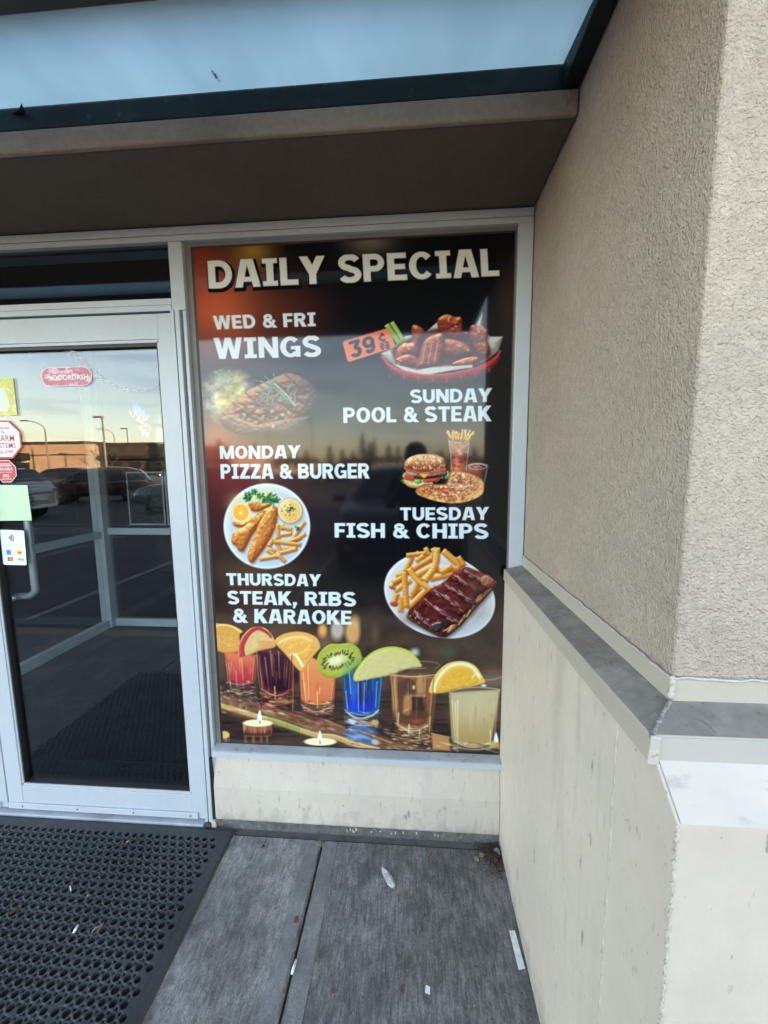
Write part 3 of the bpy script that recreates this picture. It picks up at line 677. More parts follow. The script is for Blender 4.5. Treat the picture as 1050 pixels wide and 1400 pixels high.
    cv.poly([(x + 1, y + 3) for x, y in side], (44, 34, 30), .6, 6, True)
    cv.solid(side, (60, 28, 18), (170, 106, 66), R=8, nz=3.2, nsc=.3, hi=(222, 170, 116), tint=((92, 30, 24), .18, .5))
    cv.solid(z((640, 700), (720, 590), (860, 470), (990, 370), (1000, 400), (920, 490), (830, 590), (740, 690), (650, 780), (610, 800)), (96, 52, 34), (206, 150, 100), R=4, nz=2.6, nsc=.35, hi=(236, 196, 146))
    top = z((265, 630), (330, 560), (390, 500), (470, 430), (570, 375), (650, 300), (720, 265), (770, 250), (870, 290), (960, 330), (1000, 375), (940, 440), (850, 500), (800, 600), (740, 650), (690, 720), (620, 745), (540, 800), (490, 790), (380, 720), (290, 680))
    cv.solid(top, (34, 10, 12), (112, 44, 38), R=8, nz=3.0, nsc=.16, lit=(-.2, -.7, .5), spec=.16, sp=16, tint=((74, 22, 22), .14, .5))
    ribs = [((300, 600), (420, 720), (560, 790)), ((390, 505), (520, 610), (690, 710)), ((470, 430), (610, 520), (750, 620)), ((560, 380), (690, 460), (820, 540)), ((640, 310), (760, 380), (880, 450)), ((720, 265), (850, 330), (960, 390))]
    for k, P in enumerate(ribs):
        cv.line(z(*[(x + 26, y + 26) for x, y in P]), 6.0, (30, 8, 10), .75, 4)
        cv.line(z(*[(x + 4, y - 4) for x, y in P]), 7.5, (112, 40, 36), .6, 5)
    g = np.random.RandomState(17)
    for k, P in enumerate(ribs):
        S = smooth_open(z(*P), 10)
        for j in range(16):
            i = g.randint(1, len(S) - 3); o = g.uniform(-3, 4.5); t = S[i + 2] - S[i]; L = g.uniform(.6, 1.5)
            cv.line([S[i] + (0, o), S[i] + t * L + (0, o + g.uniform(-.6, .6))], g.uniform(.7, 1.7), (222, 196, 192) if j % 2 else (186, 140, 138), g.uniform(.5, .9), 1.3, w1=.4, smooth=False)
        cv.line([tuple(S[2]), tuple(S[len(S) // 2] + (0, 1.2)), tuple(S[-5])], 1.5, (206, 178, 176), .55, 1.6, w1=.6)
    cv.speck(560, 828, 625, 860, 60, 1.0, [(196, 120, 96), (30, 12, 12), (214, 190, 180)], 12, smooth_closed(z((265, 630), (400, 640), (600, 745), (540, 800), (490, 790), (380, 720), (290, 680))), .7, 1.6)
    cv.solid(z((880, 340), (940, 320), (1000, 375), (950, 420), (890, 400)), (92, 44, 32), (178, 120, 92), R=5, nz=3, nsc=.4, hi=(212, 160, 126))
    cv.solid(z((460, 740), (540, 710), (570, 750), (520, 800), (480, 790)), (18, 10, 12), (80, 60, 60), R=5, nz=2.5, nsc=.4, hi=(190, 180, 180))
    for p, q in [((600, 800), (640, 740)), ((560, 790), (610, 770)), ((690, 740), (720, 690)), ((760, 670), (790, 610))]:
        cv.line(z(p, q), 2.0, (226, 176, 110), .8, 1.6, smooth=False)
    # ---------- the bar with shot glasses
    zA, zB, zD = zc(290, 845, 7.5), zc(410, 865, 7.0), zc(540, 880, 7.0)
    w = cv.win(250, 900, 720, 1060); X, Y = px[w], py[w]
    L0 = 928 + (X - 295) * .05
    m = ramp(Y - L0, 0, 12); n = fbm(X * .03 + Y * .02, Y * .25, 3)
    cv.mix(w, m * .9, C(44, 32, 28) + (n[..., None] - .4) * C(70, 46, 34))
    m = np.clip(1 - np.abs(Y - (960 + (X - 300) * .27)) / 16, 0, 1); n = fbm(X * .12, Y * .3, 3)
    cv.mix(w, np.clip(m * 2, 0, 1) * .85, C(132, 92, 58) + (n[..., None] - .5) * C(120, 90, 60))
    cv.poly(zA((0, 760), (30, 740), (470, 870), (760, 990), (1050, 1100), (1050, 1130)) + zB((250, 1010), (740, 1105), (700, 1120), (300, 1040)), (112, 42, 38), .0, 3)
    cv.line(zA((40, 880), (260, 950), (500, 1020), (700, 1080), (1050, 1200)) + zB((330, 1000), (520, 1070), (760, 1125)), 6.5, (196, 162, 96), .95, 1.5)
    cv.line(zA((40, 868), (260, 935), (500, 1005), (700, 1062), (1050, 1180)) + zB((330, 985), (520, 1055), (760, 1110)), 1.4, (226, 202, 150), .8, 1.2)
    cv.line(zA((560, 1040), (700, 1085), (900, 1145)), 5.5, (120, 150, 66), .75, 3)
    g = np.random.RandomState(23)
    for k in range(46):
        t = k / 46; x = 318 + t * 200; y = 975 + t * 52 + g.uniform(-2, 3); cv.line([(x, y - 3), (x + .6, y + 3)], .6, (120, 92, 52), .45, 1, smooth=False)
    for k in range(34):     # red spilled reflections
        x = g.uniform(350, 455); y = 963 + (x - 350) * .28 + g.uniform(-7, 8)
        cv.disc(x, y, g.uniform(2, 6), g.uniform(.7, 1.6), [(150, 26, 36), (110, 20, 30), (196, 70, 66), (222, 176, 160)][min(3, g.randint(5))], .5, 2.2, .28)
    for k in range(60):
        x = g.uniform(296, 350); y = 943 + (x - 296) * .3 + g.uniform(-10, 16)
        cv.disc(x, y, g.uniform(1, 3), g.uniform(.6, 1.4), [(210, 196, 186), (120, 76, 56), (196, 120, 84), (70, 48, 40)][g.randint(4)], .5, 2.0, .3)
    def glass(P, top, bot, z, hi=.35, rim=None, R=6, dark=None):
        """liquid body: P tl, tr, br, bl"""
        T = np.array(z(*P)); tl, tr, br, bl = T
        bot_c = [bl + (br - bl) * t + np.array([0, 1.0]) * math.sin(t * math.pi) * np.linalg.norm(br - bl) * .16 for t in np.linspace(0, 1, 12)]
        Q = np.array([tl, tr] + bot_c[::-1])
        w = cv.win(Q[:, 0].min() - 2, Q[:, 1].min() - 2, Q[:, 0].max() + 2, Q[:, 1].max() + 2); X, Y = px[w], py[w]
        d = sd_poly(Q, X, Y); t = ramp(Y, tl[1], bl[1])[..., None]
        c = C(top) * (1 - t) + C(bot) * t
        edge = np.clip(1 + d / R, 0, 1)[..., None] ** 2
        c = c * (1 - .45 * edge) if dark is None else c * (1 - edge) + C(dark) * edge
        cv.mix(w, np.clip(.5 - d, 0, 1), np.clip(c, 0, 1))
        return tl, tr, br, bl
    def streak(z, p, q, c=(250, 222, 180), wd=1.0, a=.7): cv.line(z(p, q), wd, c, a, 1.2, smooth=False, w1=wd * .5)
    # 1: red sunrise
    cv.poly(zA((105, 350), (465, 390), (450, 960), (190, 760)), (96, 70, 60), .35, 3)
    glass(((112, 330), (462, 380), (440, 640), (170, 640)), (222, 128, 70), (176, 40, 56), zA, dark=(150, 60, 44))
    streak(zA, (240, 540), (255, 715), a=.6); streak(zA, (300, 410), (320, 715), a=.6); streak(zA, (180, 640), (190, 720), (244, 230, 220), 1.4)
    cv.solid(zA((20, 80), (90, 60), (200, 75), (310, 135), (280, 180), (280, 330), (150, 360), (90, 350), (30, 310)), (180, 116, 40), (226, 172, 82), R=3, nz=1.0, nsc=.2)
    cv.line(zA((20, 92), (90, 72), (200, 88), (300, 150)), 2.0, (240, 214, 140), .8); cv.line(zA((25, 130), (100, 105), (190, 120), (270, 170)), .9, (206, 140, 60), .6)
    # 2: dark red
    cv.poly(zA((450, 330), (830, 480), (830, 900), (500, 860)), (92, 34, 34), .5, 3)
    glass(((455, 330), (830, 380), (810, 740), (530, 720)), (52, 22, 40), (40, 12, 26), zA, dark=(112, 32, 40))
    for p, q in [((460, 380), (520, 720)), ((540, 400), (580, 740)), ((595, 330), (620, 600)), ((680, 340), (690, 620))]: streak(zA, p, q, (206, 122, 100), 1.7, .7)
    streak(zA, (640, 700), (645, 830), (250, 190, 90), 1.6, .9); cv.line(zA((540, 740), (660, 800), (820, 730)), 1.2, (222, 80, 84), .8); cv.line(zA((500, 720), (560, 770), (640, 790)), .9, (240, 200, 170), .8)
    cv.disc(*zA((720, 850))[0], 14, 3.5, (200, 140, 70), .7, 3)
    cv.line(zA((455, 340), (470, 560), (510, 860)), 1, (200, 150, 130), .6); cv.line(zA((830, 400), (828, 700), (826, 960)), 1.2, (216, 120, 100), .7)
    cv.solid(zA((275, 400), (268, 300), (310, 190), (380, 115), (450, 90), (540, 105), (600, 160), (640, 230), (640, 300), (500, 330), (420, 365), (340, 395)), (170, 132, 70), (232, 204, 140), R=4, nz=.8, nsc=.2)
    cv.line(zA((310, 400), (302, 300), (345, 200), (410, 130), (480, 110), (560, 150), (610, 205)), 8.6, (176, 42, 46), .95, 1.2, w1=3)
    cv.line(zA((290, 380), (285, 290), (330, 190), (400, 115)), 1.3, (222, 90, 84), .7)
    cv.line(zA((470, 235), (560, 245), (640, 250)), 1.0, (190, 120, 70), .8); cv.poly(zA((470, 250), (640, 260), (640, 295), (490, 335)), (222, 140, 76), .8, 2)
    # 3: orange
    cv.poly(zB((0, 400), (345, 430), (320, 760), (20, 760)), (150, 92, 70), .4, 3)
    glass(((-10, 170), (345, 350), (325, 640), (10, 640)), (226, 150, 80), (206, 104, 60), zB, dark=(176, 84, 46), R=4)
    cv.poly(zA((890, 560), (1050, 540), (1050, 890), (920, 850)), (218, 122, 70), .6, 4)
    streak(zA, (930, 560), (960, 900), (250, 206, 150), 1.2); streak(zB, (70, 130), (85, 640), (250, 214, 160), 1.0); streak(zB, (165, 560), (168, 720), (250, 210, 120), 1.6, .9)
    cv.line(zB((10, 690), (150, 760), (325, 700)), 1.2, (240, 206, 180), .7); cv.line(zB((20, 750), (160, 790), (320, 760)), 1.0, (170, 70, 50), .7)
    o = zA((640, 235), (700, 180), (800, 148), (900, 142), (1000, 165), (1080, 215), (1110, 300), (1090, 330), (1000, 440), (940, 540), (890, 540), (820, 460), (740, 360), (670, 290))
    cv.solid(o, (196, 128, 46), (236, 186, 100), R=3, nz=.8, nsc=.25)
    cv.line(zA((655, 245), (720, 190), (810, 160), (900, 155), (1000, 178), (1070, 225)), 2.6, (230, 160, 70), .9)
    cv.line(zA((680, 262), (750, 220), (850, 195), (950, 205), (1020, 240)), 2.6, (246, 226, 170), .75, 2.5)
    cv.solid(zA((720, 290), (760, 235), (860, 210), (960, 220), (1030, 270), (1010, 380), (930, 430), (860, 400), (790, 350)), (206, 136, 42), (240, 184, 84), R=3, nz=1.4, nsc=.25)
    cv.line(zA((800, 375), (860, 385), (930, 500)), 3.4, (246, 238, 206), .85, 2); cv.line(zA((860, 380), (960, 330), (1010, 260)), .8, (246, 220, 150), .7)
    # 4: blue with kiwi and apple
    cv.poly(zB((395, 240), (620, 260), (800, 420), (760, 900), (430, 900)), (84, 76, 78), .45, 3)
    cv.line(zB((400, 240), (500, 232), (620, 245)), 1.0, (200, 204, 200), .7)
    glass(((400, 390), (800, 380), (750, 740), (435, 740)), (16, 66, 96), (20, 40, 176), zB, dark=(14, 112, 128), R=7)
    G(*zB((520, 560))[0], 5, 22, (36, 108, 226), .8); G(*zB((600, 560))[0], 8, 22, (10, 22, 70), .7); G(*zB((720, 540))[0], 5, 20, (24, 76, 170), .6); G(*zB((560, 720))[0], 16, 6, (26, 60, 214), .6)
    for p, q, c in [((465, 250), (485, 590), (206, 220, 226)), ((440, 560), (458, 740), (214, 206, 200)), ((557, 480), (560, 760), (214, 214, 220)), ((618, 480), (610, 780), (206, 190, 200)), ((740, 470), (722, 720), (190, 210, 220))]: streak(zB, p, q, c, 1.6, .65)
    cv.line(zB((430, 740), (500, 800), (590, 822), (690, 795), (755, 740)), 1.6, (206, 224, 232), .9)
    for x, y, rx, ry, c in [(600, 860, 22, 5, (186, 142, 104)), (500, 850, 5, 3, (230, 222, 206)), (720, 860, 5, 5, (226, 186, 70)), (600, 930, 20, 5, (60, 112, 190)), (540, 990, 16, 4.5, (88, 150, 216)), (600, 1020, 20, 4, (120, 170, 222)), (480, 960, 9, 3, (40, 80, 160)), (640, 1040, 12, 3, (40, 70, 140)), (720, 1050, 5, 3.5, (200, 200, 190))]:
        cv.disc(*zB((x, y))[0], rx, ry, c, .8, 3, .22)
    for k in range(26):
        x, y = zB((g.uniform(440, 740), g.uniform(830, 1070)))[0]; cv.disc(x, y, g.uniform(1, 4), .8, [(226, 236, 240), (70, 130, 210), (206, 150, 100), (30, 50, 90)][g.randint(4)], .7, 1, .3)
    cv.line(zB((240, 840), (420, 910), (620, 960), (880, 1060)), 1.8, (206, 140, 86), .7, 1.5)
    kw = zB((165, 250), (200, 180), (280, 115), (380, 110), (480, 104), (560, 150), (590, 220), (585, 280), (500, 350), (400, 420), (330, 438), (230, 415), (175, 350))
    cv.solid(kw, (120, 128, 30), (178, 186, 62), R=3.5, nz=.8, nsc=.3, hi=(206, 212, 110))
    cx_, cy_ = zB((370, 265))[0]
    cv.disc(cx_, cy_, 23, 16, (196, 200, 104), .55, 9, -.3)
    cv.disc(cx_ - 4, cy_, 12, 6.2, (226, 222, 178), .95, 6, -.28)
    for k in range(64):
        a = k / 64 * 6.283; r_ = g.uniform(.68, 1.05); x = 22.5 * r_ * math.cos(a); y = 11.6 * r_ * math.sin(a); c_, s_ = math.cos(-.28), math.sin(-.28)
        cv.disc(cx_ + x * c_ - y * s_, cy_ + x * s_ + y * c_, 1.7, .7, (34, 26, 16), .9, 1, math.atan2(y * 1.8, x) - .28)
    cv.poly(zB((400, 290), (560, 240), (600, 300), (520, 360), (410, 420)), (96, 160, 96), .45, 4)
    ap = zB((518, 455), (530, 390), (600, 280), (700, 190), (820, 146), (940, 146), (1060, 190), (1150, 290), (1160, 330), (1040, 345), (860, 410), (700, 440), (560, 468))
    cv.solid(ap, (160, 150, 70), (222, 212, 150), R=3, nz=.6, nsc=.2)
    cv.line(zB((522, 450), (535, 390), (605, 282), (705, 194), (822, 152), (940, 152), (1055, 196), (1145, 290)), 3.6, (190, 196, 66), .95, 1.2)
    cv.line(zB((530, 420), (600, 300), (700, 215), (830, 170)), 1.0, (226, 226, 130), .7)
    # 5: amber
    cv.poly(zD((-50, 290), (330, 280), (400, 470), (340, 950), (40, 950)), (112, 76, 48), .75, 3)
    glass(((-50, 300), (385, 320), (330, 770), (20, 770)), (122, 82, 56), (96, 58, 40), zD, dark=(176, 120, 76), R=6)
    for x, y, rx, ry, c, a in [(0, 500, 4, 26, (222, 164, 90), .8), (120, 420, 12, 12, (64, 44, 34), .7), (240, 400, 5, 14, (206, 150, 88), .7), (230, 570, 14, 12, (44, 30, 26), .8), (120, 580, 6, 14, (196, 140, 74), .7), (230, 500, 10, 1.6, (226, 178, 120), .7),
                               (180, 420, 1.6, 2.4, (252, 236, 170), .9), (110, 660, 5, 4, (250, 214, 120), .7), (210, 735, 8, 4, (176, 66, 50), .7), (320, 560, 4, 26, (150, 84, 52), .7), (200, 680, 20, 7, (74, 42, 32), .6), (50, 420, 5, 22, (92, 62, 46), .7)]:
        cv.disc(*zD((x, y))[0], rx, ry, c, a, 3)
    cv.line(zD((-40, 300), (160, 318), (385, 300)), 1.2, (236, 196, 150), .8); cv.line(zD((-30, 210), (150, 240), (300, 235)), .8, (222, 216, 190), .6); cv.line(zD((240, 170), (380, 180), (430, 210), (380, 240)), .9, (170, 150, 140), .7)
    cv.line(zD((0, 760), (100, 820), (200, 836), (330, 780)), 1.6, (246, 224, 180), .8)
    for p, q in [((135, 770), (130, 880)), ((235, 830), (232, 900)), ((340, 700), (330, 860)), ((35, 660), (30, 770))]: streak(zD, p, q, (250, 206, 120), 1.8, .85)
    for k in range(40):
        x, y = zD((g.uniform(-20, 340), g.uniform(850, 1010)))[0]; cv.disc(x, y, g.uniform(1.5, 5), .8, [(232, 206, 176), (150, 90, 50), (206, 150, 76), (74, 46, 34), (250, 240, 226)][g.randint(5)], .75, 1, .15)
    cv.poly(zD((350, 860), (520, 900), (530, 1030), (360, 1010)), (196, 140, 78), .9, 3); cv.line(zD((340, 860), (530, 900)), 1.0, (240, 200, 130), .7)
    # 6: pale lemon drink
    cv.poly(zD((515, 470), (1010, 440), (1000, 560), (930, 1020), (540, 1030)), (120, 104, 80), .55, 3)
    glass(((518, 470), (1008, 440), (915, 960), (545, 920)), (186, 174, 132), (172, 144, 84), zD, dark=(160, 144, 106), R=5)
    G(*zD((760, 620))[0], 30, 22, (206, 196, 156), .5); cv.line(zD((518, 470), (640, 430), (820, 420), (1008, 440)), 1.2, (214, 206, 176), .7)
    for p, q in [((545, 540), (565, 900)), ((575, 560), (590, 900)), ((600, 540), (602, 1000)), ((915, 830), (915, 1000))]: streak(zD, p, q, (250, 236, 170), 1.5, .7)
    cv.line(zD((560, 930), (680, 985), (800, 990), (910, 950)), 1.5, (226, 206, 160), .8); cv.line(zD((835, 350), (940, 345), (1020, 320)), 1.2, (196, 150, 100), .8); cv.line(zD((840, 262), (930, 262), (1020, 290)), 2.2, (112, 72, 50), .8)
    cv.disc(*zD((850, 403))[0], 3.4, 1.6, (250, 246, 236), .9, 1.5)
    lm = zD((330, 470), (340, 390), (400, 280), (490, 200), (590, 170), (690, 176), (780, 225), (840, 320), (860, 375), (740, 410), (600, 430), (500, 465), (400, 478))
    cv.solid(lm, (206, 160, 40), (236, 204, 92), R=3, nz=.5)
    cv.line(zD((375, 465), (390, 380), (445, 290), (520, 225), (600, 200), (690, 205), (760, 250), (820, 330)), 4.2, (238, 228, 190), .95, 1.5)
    cv.solid(zD((405, 468), (415, 390), (470, 300), (550, 238), (640, 225), (710, 240), (770, 310), (790, 370), (700, 410), (560, 440)), (206, 146, 30), (236, 188, 66), R=3, nz=1.4, nsc=.25)
    cv.line(zD((740, 330), (770, 290), (800, 320)), 1.6, (246, 240, 214), .8)
    # light in the glasses: fine vertical glints, thick bright bases, wet reflections on the board
    def shine(x0, x1, y0, y1, yb, light, dark, seed, n=14):
        g = np.random.RandomState(seed)
        for k in range(n):
            t = g.uniform(.03, .97); x = x0 + (x1 - x0) * t; xb = x + (.5 - t) * (x1 - x0) * .16; a = g.uniform(y0, y0 + (y1 - y0) * .5); b = g.uniform(a + 6, y1)
            c = light if g.rand() < .55 else dark; f = lambda y: x + (xb - x) * (y - y0) / (y1 - y0)
            cv.line([(f(a), a), (f(b), b)], g.uniform(.6, 2.6), c, g.uniform(.10, .42), 1.8, smooth=False, w1=.4)
        for sx in (x0 + .8, x1 - .8):
            xe = (x0 + x1) / 2 + (sx - (x0 + x1) / 2) * .84
            cv.line([(sx, y0), (xe, y1), (xe + (1 if sx > x0 + 2 else -1) * -.6, yb)], 1.5, dark, .55, 1.6, smooth=False); cv.line([(sx + (-1.4 if sx > x0 + 2 else 1.4), y0 + 2), (xe + (-1.4 if sx > x0 + 2 else 1.4), y1)], .8, light, .5, 1.2, smooth=False)
        cx = (x0 + x1) / 2; w2 = (x1 - x0) * .42
        for k in range(34):
            y = g.uniform(y1 + 1, yb); x = cx + g.uniform(-1, 1) * w2
            cv.disc(x, y, g.uniform(1, 5.5), g.uniform(.5, 1.3), light if g.rand() < .45 else dark, g.uniform(.3, .75), 1.2, g.uniform(-.15, .25))
        for k in range(3):
            y = y1 + (yb - y1) * (k + .6) / 3.4
            cv.line([(cx - w2, y - 2), (cx, y + 2.2), (cx + w2, y - 1.4)], .9, [light, dark][k % 2], .6, 1.2)
    shine(306, 350, 900, 931, 950, (246, 214, 170), (70, 30, 28), 1); shine(352, 400, 894, 945, 968, (236, 150, 120), (30, 12, 18), 2, 18); shine(412, 458, 930, 958, 978, (252, 206, 150), (130, 62, 34), 3)
    shine(468, 524, 925, 972, 996, (150, 196, 232), (8, 14, 40), 4, 22); shine(536, 594, 926, 990, 1016, (246, 206, 140), (54, 32, 22), 5, 24); shine(615, 683, 948, 1014, 1026, (226, 216, 176), (128, 112, 76), 6, 9)
    for (x0, y0, x1, y1) in [(300, 962, 345, 975), (350, 965, 405, 985), (405, 975, 470, 1000), (470, 995, 530, 1018), (530, 1010, 600, 1028), (606, 1016, 690, 1030)]:
        for k in range(14):
            x, y = g.uniform(x0, x1), g.uniform(y0, y1); cv.disc(x, y, g.uniform(2, 7), g.uniform(.5, 1.2), [(226, 190, 140), (60, 36, 28), (150, 92, 60), (250, 236, 214)][g.randint(4)], g.uniform(.2, .55), 1.6, .25)
    # juice cells and fibres in the fruit
    for (cx, cy, r0, r1, a0, a1, n) in [(410, 888, 4, 18, 3.3, 6.4, 60), (303, 885, 3, 17, 3.2, 6.2, 34), (622, 942, 3, 22, 3.2, 6.3, 60)]:
        for k in range(n):
            a = g.uniform(a0, a1); r_ = g.uniform(r0, r1); q = g.uniform(2, 5)
            cv.line([(cx + math.cos(a) * r_, cy + math.sin(a) * r_ * .85), (cx + math.cos(a) * (r_ + q), cy + math.sin(a) * (r_ + q) * .85)], 1.0, [(252, 224, 150), (206, 132, 40), (244, 196, 96)][k % 3], .4, 1.4, smooth=False, w1=.5)
    # candles
    def candle(cx, cy, rx, ry, h, wax=(232, 224, 176)):
        if h:
            cv.solid([(cx - rx, cy), (cx + rx, cy), (cx + rx * .95, cy + h), (cx + rx * .6, cy + h + ry * .7), (cx, cy + h + ry), (cx - rx * .6, cy + h + ry * .7), (cx - rx * .95, cy + h)], (86, 44, 26), (190, 118, 82), R=6, smooth=False)
            for k in range(9): cv.line([(cx - rx * .9 + k * rx * .22, cy + 2), (cx - rx * .88 + k * rx * .22, cy + h + ry * .6)], 1.6, [(222, 160, 120), (96, 48, 30), (150, 120, 112)][k % 3], .5, 1.5, smooth=False)
        cv.disc(cx, cy, rx, ry, (150, 104, 66), 1, 1); cv.disc(cx, cy, rx - .8, ry - .6, wax, 1, 1)
    candle(*zA((468, 1080))[0], 21, 5.4, 11); candle(*zA((120, 1200))[0], 8.0, 5.4, 6, (206, 180, 90)); candle(*zB((195, 1045))[0], 22.6, 5.8, 0)
    for zz, x, y, s_ in ((zA, 486, 1010, 1.0), (zB, 190, 995, .95), (zD, 968, 910, 1.0)):
        a, b = zz((x, y))[0]
        cv.poly([(a, b - 8.5 * s_), (a + 2.8 * s_, b), (a + 2.6 * s_, b + 6 * s_), (a - 2.6 * s_, b + 6 * s_), (a - 2.8 * s_, b)], (226, 240, 244), 1, 1.5, True)
        cv.line([(a + .5, b + 10), (a, b + 6)], 1.0, (40, 26, 20), .9, 1, smooth=False)
    cv.poly(zD((930, 930), (1000, 950), (1000, 1000), (920, 990)), (206, 176, 84), .8, 2)
    cv.line(zA((330, 1210), (480, 1215), (600, 1205)), 2.0, (176, 100, 66), .5, 3)
    for x, c in ((340, (206, 120, 80)), (420, (226, 150, 100)), (500, (190, 110, 76)), (560, (206, 130, 90))): cv.line(zA((x, 1215), (x + 4, 1285)), 2.2, c, .55, 3, smooth=False)
    w = cv.win(250, 845, 720, 1060); lum = cv.col[w].mean(-1, keepdims=True); cv.col[w] = (cv.col[w] * .93 + lum * .07) * 1.0 + .012
    # the pictures are softer than the lettering
    k = np.array([.2, .6, .2]); c = cv.col
    for r_ in range(1):
        c = np.pad(c, ((1, 1), (0, 0), (0, 0)), 'edge'); c = c[:-2] * k[0] + c[1:-1] * k[1] + c[2:] * k[2]
        c = np.pad(c, ((0, 0), (1, 1), (0, 0)), 'edge'); c = c[:, :-2] * k[0] + c[:, 1:-1] * k[1] + c[:, 2:] * k[2]
    cv.col = c
    text(cv, 'DAILY SPECIAL', [(283.2, 356.7), (681, 339.3), (683, 376.8), (285.4, 394.2)], tw, .085, shadow=((1.8, 2.6), (14, 13, 13), 2.6))
    text(cv, 'WED & FRI', [(290.7, 431.9), (430.6, 426.9), (431.4, 445.6), (293, 450)], (214, 222, 228), .1)
    text(cv, 'WINGS', [(291.8, 462.3), (438, 459.0), (438.6, 487.2), (293.8, 490.4)], (212, 222, 230), .09)
    text(cv, 'SUNDAY', [(560.7, 532.8), (672, 530.7), (671.6, 549.3), (561.2, 550.9)], bw, .08)
    text(cv, 'POOL & STEAK', [(469.2, 557.3), (671.6, 554.7), (671.6, 575.5), (469.5, 578.1)], bw, .08)
    text(cv, 'MONDAY', [(299.9, 610), (410.2, 608.9), (409.6, 626.3), (300.8, 627.3)], bw, .09)
    text(cv, 'PIZZA & BURGER', [(301, 634.6), (504.8, 633.5), (505, 654), (301.9, 654.5)], bw, .07)
    text(cv, 'TUESDAY', [(547.2, 694), (668, 693.5), (667.5, 710.8), (547.5, 711.3)], bw, .09)
    text(cv, 'FISH & CHIPS', [(457.3, 715.3), (667.5, 716.1), (667.5, 736.7), (457.6, 734.9)], bw, .08)
    text(cv, 'THURSDAY', [(308.9, 783.9), (438.1, 785.7), (437.5, 801.5), (310, 800)], bw, .09)
    text(cv, 'STEAK, RIBS', [(310.6, 808.1), (486.3, 809.9), (486.3, 829.1), (311.1, 826)], bw, .08)
    text(cv, '& KARAOKE', [(318.6, 832.3), (480.3, 835.4), (480.3, 854.2), (318.6, 851.2)], bw, .09)
    # fine print grain
    n = _rs.rand(*px.shape); cv.col = np.clip(cv.col + (n[..., None] - .5) * .012, 0, 1)
# =====================================================================  materials
stucco_c = (.49, .415, .34)
def stucco_mat():
    m = M('stucco', stucco_c, .93, var=[(1.4, .09), (70, .10), (6, .05)], spots=[(2.2, .56, .78, (.30, .22, .17), .28, (1.8, 1.8, .30)), (9, .66, .78, (.28, .23, .19), .34), (4.5, .62, .76, (.34, .30, .26), .35, (1, 1, .5)), (150, .56, .68, (.27, .22, .18), .55)],  # finest dark spots paint the shade of small pits into the colour
          bump=(225, 1.0, .0070, (1, 1, 1), 3), bump2=(95, .55, .0065, (1, 1, 1.0), 2), spec=.25)
    return m
stucco_mat()
M('stucco_shaded', (.135, .105, .082), .95, var=[(2, .10), (60, .08)], bump=(160, .6, .004), spec=.2)  # darker copy of the lip stucco: underside shade put into the colour
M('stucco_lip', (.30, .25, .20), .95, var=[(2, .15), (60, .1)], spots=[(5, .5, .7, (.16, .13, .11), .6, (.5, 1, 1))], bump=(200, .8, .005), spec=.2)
cream = (.575, .518, .442)
M('cream_paint', cream, .55, var=[(3, .05), (30, .03)], spots=[(7, .56, .74, (.30, .29, .26), .42, (1, 1, .16)), (20, .60, .78, (.27, .26, .235), .42, (1, 1, .12)), (40, .645, .74, (.24, .23, .21), .5, (1, 1, .16)), (3, .5, .75, (.45, .43, .37), .5, (1, 1, .6)), (26, .63, .70, (.13, .125, .12), .65, (1.6, 1.6, .5)), (90, .66, .70, (.14, .13, .12), .6, (1, 1, .5)), (1.6, .55, .8, (.52, .49, .40), .5, (1, 1, .4))],
  bump=(34, .3, .0025), bump2=(160, .12, .001), spec=.4, splash=(.16, (.25, .235, .205), .55))
M('white_paint', (.52, .475, .415), .5, var=[(4, .05)], spots=[(9, .54, .72, (.38, .38, .37), .55, (.4, 1, 1)), (34, .60, .72, (.22, .22, .22), .55, (.35, 1, 1)), (30, .655, .71, (.12, .12, .12), .7, (.6, 1, 1))], bump=(40, .2, .0015))
M('flashing', (.43, .40, .33), .5, var=[(5, .06)], spots=[(18, .64, .74, (.24, .22, .19), .45)], bump=(30, .15, .001))
M('flashing_pale', (.45, .435, .40), .45, var=[(5, .05)], spots=[(18, .60, .74, (.36, .34, .31), .5)], bump=(20, .15, .001))
M('cap_top', (.222, .205, .182), .55, var=[(9, .25), (50, .15)], spots=[(13, .50, .70, (.12, .116, .112), .55), (60, .60, .68, (.075, .072, .07), .65), (34, .62, .70, (.34, .34, .335), .55)], bump=(40, .3, .002))
M('caulk', (.50, .475, .41), .6, var=[(60, .15)], spots=[(50, .6, .7, (.28, .24, .2), .55)], bump=(90, .6, .004))
M('aluminium', (.455, .50, .545), .36, var=[(2.5, .07, (1, 1, .5)), (40, .03)], spots=[(24, .70, .78, (.30, .31, .33), .5), (5, .6, .8, (.44, .46, .49), .5, (1, 1, .3))], bump=(220, .06, .0006), spec=.6)
M('aluminium_sill', (.34, .36, .385), .42, var=[(8, .18)], spots=[(30, .58, .70, (.13, .13, .14), .6), (9, .66, .72, (.55, .58, .6), .6, (3, 1, 1))], bump=(80, .2, .001))
M('gasket', (.012, .012, .013), .5)
M('reveal', (.17, .155, .145), .5, var=[(12, .15)])
M('teal_metal', (.010, .017, .018), .5, var=[(6, .35)], spots=[(10, .55, .72, (.035, .044, .046), .6), (26, .64, .70, (.05, .06, .062), .6), (60, .68, .73, (.12, .14, .14), .5)], bump=(30, .25, .002), spec=.22)
M('canopy_under', (.045, .05, .055), .55, var=[(4, .2)])
M('dark_room', (.03, .03, .032), .8)
M('carpet', (.060, .064, .068), .95, var=[(3, .3), (90, .3)], bump=(300, .6, .003))
M('rubber', (.040, .046, .050), .55, var=[(4, .25), (90, .2)], spots=[(60, .66, .74, (.10, .11, .12), .5)], bump=(120, .35, .0015), spec=.45)
